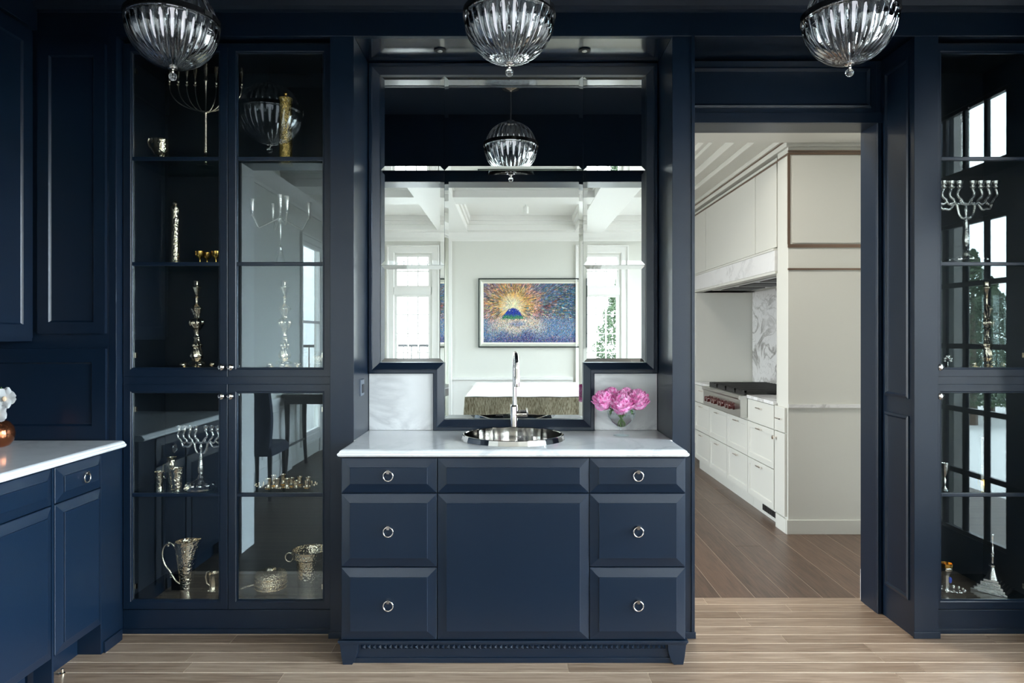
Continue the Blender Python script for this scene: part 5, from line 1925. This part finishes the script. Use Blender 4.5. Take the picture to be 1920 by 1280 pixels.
ys = [5.09, 5.66, 6.21, 6.765, 7.30]
uy = [4.875, 5.535, 6.96, 8.2]
up = thing('hood_cabinets', 'off-white upper cabinets running over the kitchen range', 'cabinet', (2.24, 6.5, 1.85), local=False)
MB().box(XK + 0.02, 2.555, 5.09, 8.99, 2.04, 2.70).build('carcass', KITCH, up)
for i in range(3):
    MB().box(XK, XK + 0.02, max(5.09, uy[i] + 0.006), uy[i + 1] - 0.006, 2.045, 2.66).build('door', KITCH, up, bevel=0.0015)
MB().box(XK + 0.004, XK + 0.02, 5.09, 8.99, 2.68, 2.70).build('fascia', KITCH, up)
MB().box(XK + 0.006, XK + 0.02, 5.09, 8.99, 2.664, 2.678).build('bronze_strip', BRONZE, up)
MB().box(XK - 0.003, XK + 0.002, 4.878, 5.07, 2.664, 2.678).build('bronze_strip', BRONZE, tp)
hm = thing('range_hood', 'long off-white range hood band over the cooking alcove', 'hood', (2.24, 6.5, 1.85), local=False)
MB().box(XK - 0.015, 2.555, 5.09, 8.99, 1.87, 2.02).build('band', MARBLE, hm, bevel=0.002)
MB().box(XK - 0.022, 2.0, 5.09, 8.99, 2.02, 2.035).build('cap_strip', KITCH, hm, bevel=0.001)
MB().box(XK - 0.010, 2.0, 5.09, 8.99, 1.85, 1.87).build('lower_strip', KITCH, hm)
MB().box(2.04, 2.45, 5.4, 7.1, 1.852, 1.872).build('filter_panel', STEEL, hm)
for k_ in range(3):
    MB().box(2.10, 2.40, 5.5 + k_ * 0.55, 5.9 + k_ * 0.55, 1.846, 1.852).build('filter', CAST, hm)
o = MB().box(2.52, 2.55, 5.086, 7.30, 0.912, 1.845).build('alcove_splash', MARBLE2, origin=(2.53, 6.2, 0.912))
tag(o, 'veined marble splash in the back of the cooking alcove', 'backsplash')
t = thing('wall_outlet', 'small outlet on the veined marble inside the cooking alcove', 'outlet', (2.519, 5.5, 1.15), local=False)
MB().box(2.514, 2.519, 5.46, 5.54, 1.08, 1.20).build('plate', KITCH, t)
MB().box(2.5125, 2.514, 5.48, 5.52, 1.10, 1.18).build('socket', KITCH, t)
pn = MB().box(XK + 0.0, 2.555, 7.315, 8.99, 0.90, 1.845)
tag(pn.build('alcove_pier', KITCH, origin=(2.24, 8.1, 0.9)), 'off-white cabinet block at the far end of the cooking alcove', 'cabinet')

kc = thing('kitchen_counter', 'pale stone kitchen counter around the cooktop', 'countertop', (2.24, 6.5, 0.885), local=False)
MB().box(XK - 0.025, 2.519, 5.088, 5.66, 0.885, 0.911).build('slab', MARBLE2, kc, bevel=0.002)
MB().box(XK - 0.025, 2.519, 6.765, 7.31, 0.885, 0.911).build('slab', MARBLE2, kc, bevel=0.002)


def bar_pull(par, y_, z_, L=0.10):
    p_ = MB()
    p_.tube([(XK - 0.036, y_ - L / 2, z_), (XK - 0.036, y_ + L / 2, z_)], 0.005, 10)
    for s in (-1, 1):
        p_.tube([(XK - 0.018, y_ + s * L * 0.32, z_), (XK - 0.036, y_ + s * L * 0.32, z_)], 0.004, 8)
    p_.build('bar_pull', NICKEL, par, smooth=True)


KD = [(0, 0), (0, 0.018), (0.042, 0.018), (0.046, 0.010), (0.050, 0.010)]
words_k = ['nearest', 'second', 'third', 'farthest visible']
for i in range(4):
    y0, y1 = ys[i], ys[i + 1]
    lb = 'off-white kitchen drawer unit, %s from the doorway under the counter' % words_k[i]
    u_ = thing('drawer_unit', lb, 'cabinet', (2.24, (y0 + y1) / 2, 0), group='kitchen drawer units', local=False)
    top_z = 0.884 if i in (0, 3) else 0.722
    MB().box(XK, 2.519, y0 + 0.001, y1 - 0.001, 0.10, top_z).build('carcass', KITCH, u_)
    MB().box(XK + 0.03, 2.5, y0 + 0.001, y1 - 0.001, 0.0, 0.10).build('toe_kick', KITCH, u_)
    for (a, b) in ((0.415, 0.700), (0.115, 0.408)):
        d_ = MB().rings(rect(y0 + 0.004, y1 - 0.004, a, b), KD, face_left(XK)).build('drawer', KITCH, u_)
        bar_pull(d_, (y0 + y1) / 2, b - 0.03)
    if i in (0, 3):
        d_ = MB().box(XK - 0.018, XK, y0 + 0.004, y1 - 0.004, 0.708, 0.880).build('drawer', KITCH, u_, bevel=0.0015)
        bar_pull(d_, (y0 + y1) / 2, 0.83)
    if i == 0:
        v_ = MB()
        for s in range(9):
            v_.box(XK + 0.024, XK + 0.030, y0 + 0.05 + s * 0.035, y0 + 0.072 + s * 0.035, 0.03, 0.075)
        v_.build('vent_grille', CAST, u_)
pl_ = thing('pull_out', 'narrow off-white pull-out cabinet with a knob beside the tall panel', 'cabinet', (2.24, 4.98, 0), local=False)
MB().box(XK - 0.016, XK, 4.895, 5.085, 0.115, 0.70).build('door', KITCH, pl_, bevel=0.0015)
MB().box(XK - 0.016, XK, 4.895, 5.085, 0.708, 0.884).build('drawer', KITCH, pl_, bevel=0.0015)
MB().lathe([(0.005, 0), (0.005, -0.018), (0.015, -0.022), (0.015, -0.030), (0.006, -0.034)], (XK - 0.016, 5.05, 0.655), 16, axis='x').build('knob', NICKEL, pl_, smooth=True)
bar_pull(pl_, 4.985, 0.80, 0.09)
kb_ = MB().box(XK - 0.014, XK, 4.88, 5.07, 0.0, 0.10)
struct(kb_.build('trim_33', KITCH))

rt = thing('cooking_range', 'stainless cooking range with dark red knobs in the kitchen', 'range', (2.2, 6.4, 0.9), local=False)
MB().box(1.855, 2.519, 5.665, 6.76, 0.725, 0.905).build('body', STEEL, rt, bevel=0.004)
MB().tube([(1.858, 5.667, 0.885), (1.858, 6.758, 0.885)], 0.019, 12).build('bullnose', STEEL, rt, smooth=True)
for k_ in range(4):
    g = MB()
    y0 = 5.69 + k_ * 0.262
    for j in range(4):
        g.box(1.90, 2.45, y0 + j * 0.07, y0 + 0.016 + j * 0.07, 0.925, 0.945)
    for xx in (1.90, 2.16, 2.43):
        g.box(xx, xx + 0.018, y0, y0 + 0.23, 0.905, 0.940)
    g.build('burner_grate', CAST, rt)
for k_ in range(4):
    MB().lathe([(0.05, 0), (0.045, 0.012), (0.02, 0.016)], (2.05 if k_ % 2 else 2.3, 5.81 + k_ * 0.262, 0.905), 20).build('burner', CAST, rt, smooth=True)
for k_ in range(8):
    MB().lathe([(0.030, 0.0), (0.030, -0.006), (0.024, -0.008), (0.024, -0.045), (0.020, -0.05)], (1.855, 5.80 + 0.105 * k_ + (0.0 if k_ % 2 else 0.03), 0.80), 20, axis='x').build('control_knob', REDK, rt, smooth=True)

# unseen fill light added inside the kitchen doorway to brighten the tall end panel
gm, gn, gl_, gp = new_mat('fill_glow')
gp.inputs['Base Color'].default_value = (0.9, 0.88, 0.82, 1)
gp.inputs['Emission Color'].default_value = (1.0, 0.95, 0.86, 1)
gp.inputs['Emission Strength'].default_value = 100.0
kl = thing('fill_light', 'unseen round fill light added on the kitchen ceiling near the doorway', 'lamp', (1.0, 3.98, 2.98))
MB().lathe([(0.19, -0.05), (0.20, -0.045), (0.20, 0.0), (0.10, 0.0)], segs=36).build('rim', KWALL, kl, smooth=True)
MB().lathe([(0.01, -0.085), (0.10, -0.078), (0.175, -0.055), (0.185, -0.048)], segs=36).build('glow_dome', gm, kl, smooth=True)
